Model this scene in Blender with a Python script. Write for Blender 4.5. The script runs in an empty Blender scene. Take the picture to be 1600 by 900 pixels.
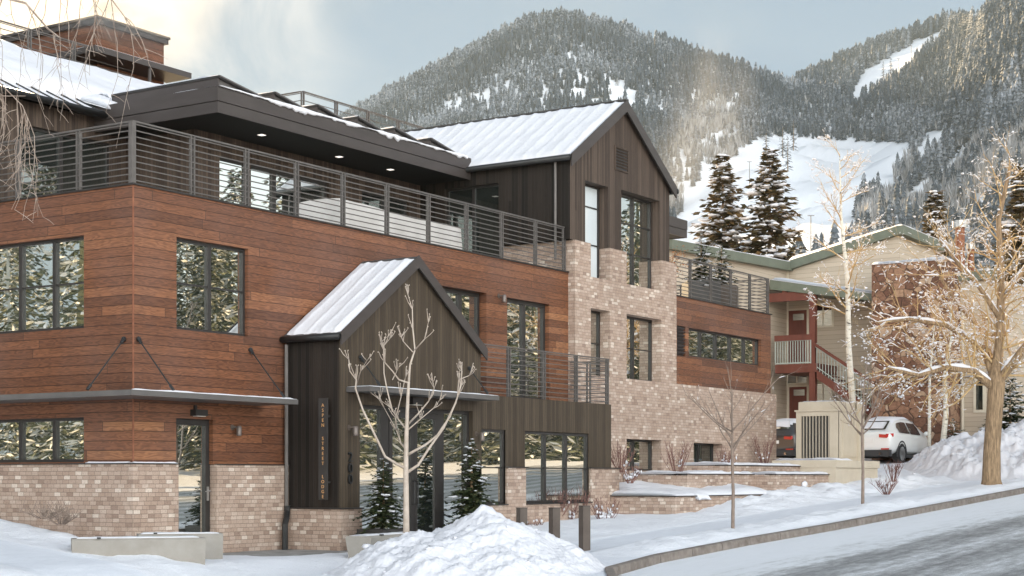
import bpy, math, random
import numpy as np
from mathutils import Vector, Matrix, noise as mn
R = math.radians
rnd = random.Random(7)
sc = bpy.context.scene
# ------------------------------------------------------------------ camera, light, exposure
FOC, HOR = 2568.0, 747.0
FX, FY = 0.83832, 0.54517                    # camera forward in the building's frame
CAM = Vector((-20.667, -21.414, 1.40))
cd = bpy.data.cameras.new('camera')
cam = bpy.data.objects.new('camera', cd); sc.collection.objects.link(cam)
cam.location = CAM
cam.rotation_euler = (R(90), 0, math.atan2(FY, FX) - R(90))
cd.sensor_width = 36; cd.lens = FOC / 1600 * 36
cd.shift_y = (HOR - 450) / 1600
cd.clip_start = 0.5; cd.clip_end = 6000
sc.camera = cam
SUN_EL, SUN_AZ = 18.0, 49.0                  # heading from +x, building frame
SUN_DIR = Vector((math.cos(R(SUN_EL)) * math.cos(R(SUN_AZ)), math.cos(R(SUN_EL)) * math.sin(R(SUN_AZ)), math.sin(R(SUN_EL))))
w = bpy.data.worlds.new('World'); sc.world = w; w.use_nodes = True
sl = bpy.data.lights.new('sun', 'SUN'); so = bpy.data.objects.new('sun', sl); sc.collection.objects.link(so)
sl.energy = 5.0; sl.angle = R(0.5); sl.color = (1.0, 0.74, 0.44)
so.rotation_euler = SUN_DIR.to_track_quat('Z', 'Y').to_euler()
vs = sc.view_settings
vs.view_transform = 'Standard'; vs.look = 'None'; vs.gamma = 1.0; vs.exposure = 1.94; vs.use_curve_mapping = False
sc.cycles.max_bounces = 6; sc.cycles.diffuse_bounces = 3; sc.cycles.glossy_bounces = 3
sc.cycles.transparent_max_bounces = 6; sc.cycles.use_denoising = True
sc.cycles.sample_clamp_indirect = 6.0

# ------------------------------------------------------------------ node helpers
class NT:
    def __init__(s, nt): s.nt = nt
    def n(s, t, **kw):
        nd = s.nt.nodes.new(t)
        for k, v in kw.items(): setattr(nd, k, v)
        return nd
    def set(s, sock, v):
        if isinstance(v, bpy.types.NodeSocket): s.nt.links.new(v, sock)
        elif v is not None: sock.default_value = v
    def m(s, op, a, b=None, c=None, clamp=False):
        nd = s.n('ShaderNodeMath', operation=op, use_clamp=clamp)
        s.set(nd.inputs[0], a)
        if b is not None: s.set(nd.inputs[1], b)
        if c is not None: s.set(nd.inputs[2], c)
        return nd.outputs[0]
    def vm(s, op, a, b=None, scale=None):
        nd = s.n('ShaderNodeVectorMath', operation=op)
        s.set(nd.inputs[0], a)
        if b is not None: s.set(nd.inputs[1], b)
        if scale is not None: s.set(nd.inputs['Scale'], scale)
        return nd.outputs['Value'] if op in ('DOT_PRODUCT', 'LENGTH', 'DISTANCE') else nd.outputs[0]
    def xyz(s, v):
        nd = s.n('ShaderNodeSeparateXYZ'); s.set(nd.inputs[0], v); return nd.outputs
    def comb(s, x=0, y=0, z=0):
        nd = s.n('ShaderNodeCombineXYZ')
        for i, v in enumerate((x, y, z)): s.set(nd.inputs[i], v)
        return nd.outputs[0]
    def noise(s, vec, scale, detail=3, rough=0.55, dist=0.0):
        nd = s.n('ShaderNodeTexNoise'); s.set(nd.inputs['Vector'], vec)
        nd.inputs['Scale'].default_value = scale; nd.inputs['Detail'].default_value = detail
        nd.inputs['Roughness'].default_value = rough; nd.inputs['Distortion'].default_value = dist
        return nd.outputs['Fac']
    def ramp(s, fac, stops, interp='LINEAR'):
        nd = s.n('ShaderNodeValToRGB'); s.set(nd.inputs[0], fac)
        cr = nd.color_ramp; cr.interpolation = interp
        while len(cr.elements) > 1: cr.elements.remove(cr.elements[-1])
        for i, (p, c) in enumerate(stops):
            e = cr.elements[0] if i == 0 else cr.elements.new(p)
            e.position = p; e.color = tuple(c)[:3] + (1,)
        return nd.outputs[0]
    def mix(s, fac, a, b, mode='MIX'):
        nd = s.n('ShaderNodeMix', data_type='RGBA', blend_type=mode)
        s.set(nd.inputs[0], fac)
        for i, v in ((6, a), (7, b)):
            if isinstance(v, (tuple, list)): v = tuple(v)[:3] + (1,)
            s.set(nd.inputs[i], v)
        return nd.outputs[2]
    def mapr(s, v, a, b, c, d, interp='LINEAR'):
        nd = s.n('ShaderNodeMapRange', interpolation_type=interp)
        for i, x in enumerate((v, a, b, c, d)): s.set(nd.inputs[i], x)
        return nd.outputs[0]
    def white(s, v, dims='2D'):
        nd = s.n('ShaderNodeTexWhiteNoise', noise_dimensions=dims)
        s.set(nd.inputs['W' if dims == '1D' else 'Vector'], v); return nd.outputs[0]
    def bump(s, h, strength=0.3, dist=0.01):
        nd = s.n('ShaderNodeBump'); s.set(nd.inputs['Height'], h)
        nd.inputs['Strength'].default_value = strength; nd.inputs['Distance'].default_value = dist
        return nd.outputs[0]
    def obj(s): return s.n('ShaderNodeTexCoord').outputs['Object']
    def cells(s, u, v, L, h, jit=1.0):
        row = s.m('FLOOR', s.m('DIVIDE', v, h))
        rr = s.white(row, '1D')
        uu = s.m('ADD', s.m('DIVIDE', u, L), s.m('MULTIPLY', rr, jit))
        col = s.m('FLOOR', uu)
        fu = s.m('FRACT', uu); fv = s.m('FRACT', s.m('DIVIDE', v, h))
        rn = s.white(s.comb(row, col, 0.3))
        du = s.m('MULTIPLY', s.m('MINIMUM', fu, s.m('SUBTRACT', 1.0, fu)), L)
        dv = s.m('MULTIPLY', s.m('MINIMUM', fv, s.m('SUBTRACT', 1.0, fv)), h)
        return rn, du, dv, row

def new_mat(name, col=(0.5, 0.5, 0.5), rough=0.6, metal=0.0, spec=0.4):
    m = bpy.data.materials.new(name); m.use_nodes = True
    b = m.node_tree.nodes['Principled BSDF']
    b.inputs['Base Color'].default_value = tuple(col)[:3] + (1,)
    b.inputs['Roughness'].default_value = rough; b.inputs['Metallic'].default_value = metal
    b.inputs['Specular IOR Level'].default_value = spec
    return m, NT(m.node_tree), b
M = {}
def varied(name, c0, c1, scale=6, rough=0.6, metal=0.0, bump=0.0, bscale=30, spec=0.4, stretch=(1, 1, 1)):
    m, t, b = new_mat(name, c0, rough, metal, spec)
    v = t.vm('MULTIPLY', t.obj(), stretch)
    f = t.noise(v, scale, 5, 0.6)
    t.set(b.inputs['Base Color'], t.mix(t.mapr(f, 0.32, 0.68, 0, 1), c0, c1))
    if bump: t.set(b.inputs['Normal'], t.bump(t.noise(v, bscale, 4), bump, 0.02))
    M[name] = m; return m
def mk_planks():
    m, t, b = new_mat('wood_planks', rough=0.55, spec=0.3)
    o = t.xyz(t.obj()); u = t.m('ADD', o[0], o[1]); v = o[2]
    rn, du, dv, row = t.cells(u, v, 3.8, 0.172)
    base = t.ramp(rn, [(0, (.094, .038, .020)), (.35, (.130, .051, .025)), (.7, (.163, .065, .031)), (.92, (.20, .082, .039)), (1, (.265, .118, .055))])
    off = t.m('MULTIPLY', rn, 37.0)
    low = t.noise(t.comb(t.m('MULTIPLY', u, 1.5), t.m('MULTIPLY', v, 9.0), off), 1.0, 2)
    g = t.m('SINE', t.m('ADD', t.m('MULTIPLY', v, 110.0), t.m('MULTIPLY', low, 46.0)))
    g2 = t.noise(t.comb(t.m('MULTIPLY', u, 3.0), t.m('MULTIPLY', v, 160.0), off), 1.0, 3, 0.7)
    gr = t.m('ADD', t.m('MULTIPLY', g, 0.24), t.m('MULTIPLY', t.m('SUBTRACT', g2, 0.5), 1.3))
    col = t.mix(1.0, base, t.ramp(t.m('ADD', gr, 0.5), [(0, (.5, .46, .44)), (.5, (1, 1, 1)), (1, (1.5, 1.5, 1.45))]), 'MULTIPLY')
    wear = t.noise(t.comb(u, v, 2.0), 0.6, 3)
    col = t.mix(t.mapr(wear, .4, .75, 0, .35), col, (.16, .10, .085))
    edge = t.m('MINIMUM', du, dv)
    col = t.mix(t.mapr(edge, .003, .006, 1, 0), col, (.018, .009, .007))
    t.set(b.inputs['Base Color'], col)
    h = t.m('ADD', t.mapr(edge, 0, .006, 0, 1), t.m('MULTIPLY', gr, .15))
    t.set(b.inputs['Normal'], t.bump(h, .5, .006)); M['planks'] = m
mk_planks()
def mk_brick(name, L, h, stops, mortar):
    m, t, b = new_mat(name, rough=0.85, spec=0.2)
    o = t.xyz(t.obj()); u = t.m('ADD', o[0], o[1]); v = o[2]
    rn, du, dv, row = t.cells(u, v, L, h)
    base = t.ramp(rn, stops, 'CONSTANT')
    n1 = t.noise(t.comb(u, v, t.m('MULTIPLY', rn, 9.0)), 38, 4, .7)
    base = t.mix(1.0, base, t.ramp(n1, [(.28, (.50, .45, .43)), (.42, (.95, .94, .93)), (.55, (1, 1, 1)), (.72, (1.2, 1.18, 1.16))]), 'MULTIPLY')
    big = t.noise(t.comb(u, v, 0), .5, 3)
    base = t.mix(t.mapr(big, .35, .7, 0, .22), base, (.20, .155, .125))
    edge = t.m('MINIMUM', du, dv)
    rag = t.m('MULTIPLY', t.m('SUBTRACT', n1, .5), .004)
    k = t.mapr(t.m('ADD', edge, rag), .0025, .005, 1, 0)
    t.set(b.inputs['Base Color'], t.mix(k, base, mortar))
    t.set(b.inputs['Normal'], t.bump(t.m('ADD', t.m('MULTIPLY', k, -1.0), t.m('MULTIPLY', n1, .5)), .6, .008)); M[name] = m
BR = [(0, (.30, .212, .168)), (.06, (.385, .28, .222)), (.34, (.425, .318, .256)), (.62, (.46, .35, .285)), (.84, (.50, .392, .325)), (.93, (.61, .51, .435))]
mk_brick('brick', .165, .0762, BR, (.20, .148, .115))
mk_brick('stone_slabs', .7, .16, BR, (.1, .08, .06))
def mk_boards(name, w_, stops, rough=.7, gap=(.02, .016, .013)):
    m, t, b = new_mat(name, rough=rough, spec=.25)
    o = t.xyz(t.obj()); u = t.m('ADD', o[0], o[1]); v = o[2]
    rn, du, dv, row = t.cells(v, u, 40.0, w_)
    g = t.noise(t.comb(t.m('MULTIPLY', u, 90.0), t.m('MULTIPLY', v, 2.5), t.m('MULTIPLY', rn, 20.0)), 1.0, 4, .65)
    col = t.mix(1.0, t.ramp(rn, stops), t.ramp(g, [(.25, (.62, .6, .58)), (.5, (1, 1, 1)), (.75, (1.4, 1.38, 1.34))]), 'MULTIPLY')
    t.set(b.inputs['Base Color'], t.mix(t.mapr(dv, .002, .006, 1, 0), col, gap))
    t.set(b.inputs['Normal'], t.bump(t.m('ADD', t.mapr(dv, 0, .008, 0, 1), t.m('MULTIPLY', g, .3)), .6, .008)); M[name] = m
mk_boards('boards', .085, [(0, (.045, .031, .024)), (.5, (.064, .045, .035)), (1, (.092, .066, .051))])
mk_boards('dark_boards', .10, [(0, (.010, .0075, .006)), (.5, (.016, .012, .0095)), (1, (.030, .022, .017))])  # near-black boards for side walls, darker than the boards of the fronts
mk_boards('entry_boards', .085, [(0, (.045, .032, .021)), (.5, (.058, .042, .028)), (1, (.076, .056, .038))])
mk_boards('seams', .42, [(0, (.055, .052, .05)), (1, (.07, .066, .064))], .4)
def mk_siding():
    m, t, b = new_mat('siding', rough=.7)
    o = t.xyz(t.obj()); u = t.m('ADD', o[0], o[1]); v = o[2]
    rn, du, dv, row = t.cells(u, v, 4.0, .19)
    col = t.mix(rn, (.45, .37, .285), (.53, .44, .345))
    fv = t.m('FRACT', t.m('DIVIDE', v, .19))
    t.set(b.inputs['Base Color'], t.mix(t.mapr(fv, .0, .09, 1, 0), col, (.20, .165, .12)))
    t.set(b.inputs['Normal'], t.bump(t.m('MULTIPLY', fv, -1.0), .5, .02)); M['siding'] = m
mk_siding()
def mk_stone():
    m, t, b = new_mat('sandstone', rough=.85)
    v = t.vm('MULTIPLY', t.obj(), (1, 1, 1.25))
    dist = t.n('ShaderNodeTexNoise'); t.set(dist.inputs['Vector'], v); dist.inputs['Scale'].default_value = 1.5
    v2 = t.vm('ADD', v, t.vm('SCALE', dist.outputs['Color'], scale=.28))
    vo = t.n('ShaderNodeTexVoronoi', feature='F1'); t.set(vo.inputs['Vector'], v2); vo.inputs['Scale'].default_value = 2.7
    ve = t.n('ShaderNodeTexVoronoi', feature='DISTANCE_TO_EDGE'); t.set(ve.inputs['Vector'], v2); ve.inputs['Scale'].default_value = 2.7
    r = t.xyz(vo.outputs['Color'])
    col = t.ramp(r[0], [(0, (.11, .05, .032)), (.3, (.19, .093, .058)), (.6, (.27, .145, .092)), (.85, (.35, .215, .135)), (1, (.44, .33, .25))])
    n = t.noise(v, 9, 5, .7)
    col = t.mix(1.0, col, t.ramp(n, [(.3, (.6, .58, .56)), (.5, (1, 1, 1)), (.7, (1.3, 1.3, 1.3))]), 'MULTIPLY')
    k = t.mapr(ve.outputs['Distance'], .01, .035, 1, 0)
    t.set(b.inputs['Base Color'], t.mix(k, col, (.085, .05, .036)))
    t.set(b.inputs['Normal'], t.bump(t.m('ADD', t.m('MULTIPLY', k, -1.0), t.m('MULTIPLY', n, .6)), .9, .05)); M['sandstone'] = m
mk_stone()
def mk_snow(name, col=(.70, .695, .73), bs=1.0, dirt=0.0):
    m, t, b = new_mat(name, col, .75, spec=.25)
    o = t.obj()
    n = t.m('ADD', t.m('MULTIPLY', t.noise(o, 1.6, 5, .6), 1.0), t.m('MULTIPLY', t.noise(o, 14, 4, .65), .35))
    t.set(b.inputs['Normal'], t.bump(n, .35 * bs, .14))
    d = t.noise(o, .9, 5, .65)
    t.set(b.inputs['Base Color'], t.mix(t.mapr(d, .5, .75, 0, .25 + dirt), col, (col[0] * .86, col[1] * .85, col[2] * .86)))
    M[name] = m
mk_snow('snow'); mk_snow('slope_snow', (.82, .83, .87)); mk_snow('snow_rough', (.67, .665, .705), 1.3, .1)
def mk_ground():
    m, t, b = new_mat('ground_snow', (.86, .87, .89), .75, spec=.25)
    o = t.obj(); at = t.n('ShaderNodeVertexColor', layer_name='cover').outputs['Color']
    c = t.xyz(at)           # r: trodden walk, g: bare concrete
    n = t.m('ADD', t.noise(o, 2.2, 5, .62), t.m('MULTIPLY', t.noise(o, 11, 4, .65), .5))
    fine = t.noise(o, 40, 3, .7)
    snow = t.mix(t.mapr(t.noise(o, 1.1, 5, .65), .45, .8, 0, .5), (.78, .785, .83), (.69, .695, .735))
    walk = t.mix(t.mapr(t.noise(t.vm('MULTIPLY', o, (1, 2.5, 1)), 2.4, 6, .7), .3, .75, 0, 1), (.74, .755, .81), (.64, .66, .715))
    conc = t.mix(t.mapr(t.noise(o, 3, 5, .6), .3, .7, 0, 1), (.20, .19, .18), (.36, .35, .34))
    rag = t.m('MULTIPLY', t.m('SUBTRACT', t.noise(o, 4, 5, .7), .5), .9)
    col = t.mix(t.mapr(t.m('ADD', c[0], rag), .35, .65, 0, 1), snow, walk)
    col = t.mix(t.mapr(t.m('ADD', c[1], rag), .4, .6, 0, 1), col, conc)
    t.set(b.inputs['Base Color'], col)
    amt = t.m('SUBTRACT', 1.0, t.m('MULTIPLY', t.m('MAXIMUM', c[0], c[1]), .8))
    t.set(b.inputs['Normal'], t.bump(t.m('MULTIPLY', t.m('ADD', n, t.m('MULTIPLY', fine, .15)), amt), .5, .12)); M['ground'] = m
mk_ground()
def mk_road():
    m, t, b = new_mat('road_ice', rough=.6)
    o = t.obj(); s = t.xyz(o)
    streak = t.noise(t.vm('MULTIPLY', o, (.30, 2.6, 1)), 1.6, 10, .8)
    blot = t.noise(t.vm('MULTIPLY', o, (.5, 1.6, 1)), 1.0, 5, .65)
    fine = t.noise(t.vm('MULTIPLY', o, (5, 8, 1)), 7.0, 6, .85)
    lane = t.mapr(t.m('ADD', s[1], t.m('MULTIPLY', t.m('SUBTRACT', blot, .5), 1.6)), -9.2, -10.6, 0, 1)     # 0 at kerb side, 1 in the lane
    trk = t.m('SINE', t.m('MULTIPLY', t.m('ADD', s[1], t.m('MULTIPLY', t.m('SUBTRACT', blot, .5), .8)), 3.9))
    patch = t.noise(t.vm('MULTIPLY', o, (1, 1.8, 1)), 2.6, 8, .75)
    f = t.m('ADD', t.m('MULTIPLY', t.m('SUBTRACT', patch, .5), .75), t.m('MULTIPLY', t.m('SUBTRACT', streak, .5), 1.05))
    f = t.m('ADD', f, t.m('MULTIPLY', t.m('MULTIPLY', trk, lane), .10))
    f = t.m('ADD', f, t.m('ADD', t.m('MULTIPLY', t.m('SUBTRACT', fine, .5), .9), t.m('MULTIPLY', lane, .52)))
    col = t.ramp(f, [(.0, (.76, .77, .81)), (.25, (.70, .71, .74)), (.45, (.42, .42, .43)), (.66, (.21, .208, .21)), (1, (.10, .098, .098))])
    t.set(b.inputs['Base Color'], col)
    t.set(b.inputs['Normal'], t.bump(t.m('ADD', streak, t.m('MULTIPLY', fine, .4)), .3, .04)); M['road'] = m
mk_road()
varied('kerb', (.13, .105, .09), (.24, .205, .18), 5, .85, bump=.3)
varied('concrete', (.25, .225, .195), (.31, .285, .255), 2.5, .75, bump=.08, bscale=60)
varied('beige_stucco', (.47, .40, .31), (.53, .455, .36), 2, .8, bump=.06, bscale=80)
varied('louvre_beige', (.42, .36, .28), (.46, .40, .32), 2, .6)
varied('fascia', (.047, .038, .035), (.060, .049, .046), 1.2, .45, metal=.1, stretch=(1, 1, 4))
varied('frame', (.021, .018, .017), (.029, .025, .023), 3, .45)
varied('rail', (.105, .094, .088), (.14, .126, .118), 5, .42, metal=.3)
varied('canopy', (.10, .092, .088), (.13, .12, .115), 2, .42, metal=.2)
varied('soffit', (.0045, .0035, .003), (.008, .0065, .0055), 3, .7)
varied('black', (.012, .012, .012), (.02, .019, .019), 5, .45)
varied('bronze', (.075, .056, .046), (.10, .076, .062), 3, .5)
varied('steel', (.35, .34, .33), (.5, .49, .48), 6, .35, metal=.8)
varied('cloth', (.52, .49, .47), (.64, .61, .59), 1.5, .85, bump=.4, bscale=3)
varied('green_trim', (.12, .133, .10), (.15, .165, .125), 3, .6)
varied('cream', (.60, .53, .42), (.66, .59, .47), 3, .6)
varied('red_wood', (.115, .034, .022), (.165, .05, .032), 3, .6, stretch=(1, 1, .3))
varied('grey_green', (.33, .36, .32), (.40, .43, .39), 4, .55)
varied('rust', (.15, .05, .025), (.27, .11, .06), 5, .8)
varied('bark', (.13, .085, .05), (.38, .26, .155), 7, .9, bump=1.0, bscale=11, stretch=(3.0, 3.0, .45))
varied('twig', (.36, .23, .095), (.55, .39, .21), 6, .8)
varied('thin_bark', (.17, .125, .10), (.25, .19, .155), 8, .8)
varied('pale_bark', (.36, .29, .235), (.52, .44, .375), 5, .75, bump=.3, bscale=25)
varied('birch_twig', (.20, .15, .12), (.40, .33, .28), 7, .8)
varied('red_twig', (.11, .052, .042), (.19, .095, .078), 6, .8)
varied('rubber', (.012, .012, .013), (.02, .02, .02), 6, .8)
varied('planter', (.030, .027, .026), (.042, .038, .036), 3, .5)
varied('copper_leaf', (.34, .10, .03), (.50, .20, .07), 3, .7)
def mk_aspen():
    m, t, b = new_mat('aspen_bark', rough=.75)
    o = t.obj()
    n = t.noise(t.vm('MULTIPLY', o, (1.2, 1.2, 5)), 2.2, 4, .7)
    t.set(b.inputs['Base Color'], t.ramp(n, [(.36, (.06, .05, .045)), (.42, (.58, .54, .46)), (.7, (.74, .70, .62))])); M['aspen'] = m
mk_aspen()
def mk_needles(name, c0, c1, c2):
    m, t, b = new_mat(name, rough=.7, spec=.2)
    g = t.n('ShaderNodeNewGeometry')
    rp = g.outputs['Random Per Island']
    t.set(b.inputs['Base Color'], t.ramp(rp, [(0, c0), (.6, c1), (1, c2)])); M[name] = m
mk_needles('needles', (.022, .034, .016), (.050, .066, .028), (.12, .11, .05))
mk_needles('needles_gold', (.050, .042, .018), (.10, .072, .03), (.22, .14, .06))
def mk_far(name, c0, c1, frost, amt):
    m, t, b = new_mat(name, rough=.8, spec=.1)
    tone = t.n('ShaderNodeAttribute', attribute_name='tone').outputs['Fac']; g = t.n('ShaderNodeNewGeometry')
    c = t.mix(tone, c0, c1); o = t.obj()
    f = t.m('ADD', t.m('ADD', t.noise(o, .55, 3, .7), t.m('MULTIPLY', t.noise(o, .012, 3, .6), .9)), t.m('MULTIPLY', g.outputs['Random Per Island'], .16))
    t.set(b.inputs['Base Color'], t.mix(t.mapr(f, 1.02, 1.32, 0, amt), c, frost)); M[name] = m
mk_far('far_needles', (.026, .035, .046), (.076, .090, .108), (.44, .46, .50), .75)
mk_needles('far_brush', (.17, .165, .165), (.26, .255, .26), (.42, .42, .43))
mk_needles('wood_beyond', (.045, .060, .040), (.13, .14, .095), (.86, .87, .88))
def mk_glass(name, refl, tint, dark, wav=1.0):
    m, t, b = new_mat(name)
    nt = m.node_tree; out = nt.nodes['Material Output']; nt.nodes.remove(b)
    o = t.obj()
    h = t.noise(o, .75, 2, .5)
    nb = t.bump(h, .0035 * wav, .35)
    gl = t.n('ShaderNodeBsdfGlossy'); gl.inputs['Color'].default_value = tint + (1,); gl.inputs['Roughness'].default_value = .009
    t.set(gl.inputs['Normal'], nb)
    df = t.n('ShaderNodeBsdfDiffuse'); df.inputs['Color'].default_value = dark + (1,)
    fr = t.n('ShaderNodeFresnel'); fr.inputs['IOR'].default_value = 1.5
    mx = t.n('ShaderNodeMixShader')
    t.set(mx.inputs[0], t.m('ADD', refl, t.m('MULTIPLY', fr.outputs[0], 1.0 - refl), clamp=True))
    nt.links.new(df.outputs[0], mx.inputs[1]); nt.links.new(gl.outputs[0], mx.inputs[2]); nt.links.new(mx.outputs[0], out.inputs[0]); M[name] = m
mk_glass('glass', .62, (.95, .97, .93), (.020, .024, .022))
mk_glass('glass_dark', .14, (.9, .95, .92), (.016, .018, .016))
mk_glass('glass_blind', .16, (.95, .97, 1.0), (.66, .71, .74))
mk_glass('car_glass', .15, (.95, .97, 1.0), (.02, .022, .025), .2)
def simple(name, col, rough=.5, metal=0., spec=.5, coat=0., emit=None):
    m, t, b = new_mat(name, col, rough, metal, spec)
    if coat: b.inputs['Coat Weight'].default_value = coat; b.inputs['Coat Roughness'].default_value = .08
    if emit: b.inputs['Emission Color'].default_value = emit[0] + (1,); b.inputs['Emission Strength'].default_value = emit[1]
    M[name] = m
simple('car_white', (.72, .72, .71), .35, coat=.8); simple('car_dark', (.035, .032, .032), .35, coat=.8)
simple('tail_red', (.42, .012, .012), .25, coat=.6); simple('chrome', (.65, .65, .66), .2, 1.0)
simple('rim', (.42, .42, .43), .35, .9); simple('plastic_dark', (.03, .03, .032), .6)
simple('amber_letters', (.55, .30, .12), .45); simple('lamp_on', (1, .9, .75), .4, emit=((1, .85, .62), 3.0))
simple('downlight', (1, .95, .9), .4, emit=((1, .93, .85), .35))
simple('lamp_metal', (.16, .13, .115), .4, .3); simple('lamp_glass', (.62, .58, .52), .35)

# world: hazy winter sky, plus an unseen bright lobe added behind the camera to fill the shaded fronts
nt = NT(w.node_tree); bg = w.node_tree.nodes['Background']
sky = nt.n('ShaderNodeTexSky', sky_type='NISHITA'); sky.sun_disc = False
sky.sun_elevation = R(SUN_EL); sky.sun_rotation = R(90 - SUN_AZ); sky.air_density = 1.0; sky.dust_density = 0.6; sky.ozone_density = 1.0
d = nt.n('ShaderNodeTexCoord').outputs['Generated']
bw = nt.n('ShaderNodeRGBToBW'); w.node_tree.links.new(sky.outputs[0], bw.inputs[0])
col = nt.mix(.58, sky.outputs[0], bw.outputs[0])
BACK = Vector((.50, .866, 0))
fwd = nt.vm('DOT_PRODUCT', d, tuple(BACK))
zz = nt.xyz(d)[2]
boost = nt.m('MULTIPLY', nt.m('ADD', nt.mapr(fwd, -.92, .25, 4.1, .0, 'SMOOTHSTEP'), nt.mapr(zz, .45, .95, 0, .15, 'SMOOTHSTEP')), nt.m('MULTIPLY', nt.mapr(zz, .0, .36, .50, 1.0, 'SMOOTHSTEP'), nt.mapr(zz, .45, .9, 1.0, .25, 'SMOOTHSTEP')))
cl = nt.noise(nt.vm('MULTIPLY', d, (1, 1, 1.7)), 5.0, 6, .52, .3)
cl2 = nt.noise(nt.vm('MULTIPLY', d, (1, 1, 1.3)), 9, 6, .6, .6)
sund = nt.vm('DOT_PRODUCT', d, tuple(SUN_DIR))
near = nt.mapr(sund, .9925, .9997, 0, 1, 'SMOOTHSTEP')
wisps = nt.m('MULTIPLY', nt.mapr(cl2, .46, .66, 0, 1), nt.mapr(sund, .978, .995, 0, 1, 'SMOOTHSTEP'))
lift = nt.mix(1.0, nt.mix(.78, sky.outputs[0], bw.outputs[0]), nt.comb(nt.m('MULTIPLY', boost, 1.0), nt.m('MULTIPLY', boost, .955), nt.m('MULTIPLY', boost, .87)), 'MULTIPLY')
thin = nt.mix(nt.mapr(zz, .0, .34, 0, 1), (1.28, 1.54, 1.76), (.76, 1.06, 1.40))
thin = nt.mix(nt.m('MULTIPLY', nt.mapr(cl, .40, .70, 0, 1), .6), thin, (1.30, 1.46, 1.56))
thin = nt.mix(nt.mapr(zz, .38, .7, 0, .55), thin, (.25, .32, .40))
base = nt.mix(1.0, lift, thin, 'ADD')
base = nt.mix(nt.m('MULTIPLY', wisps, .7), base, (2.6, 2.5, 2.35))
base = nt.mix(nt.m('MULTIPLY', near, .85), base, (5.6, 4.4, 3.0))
w.node_tree.links.new(base, bg.inputs[0]); bg.inputs[1].default_value = 0.10

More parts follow.
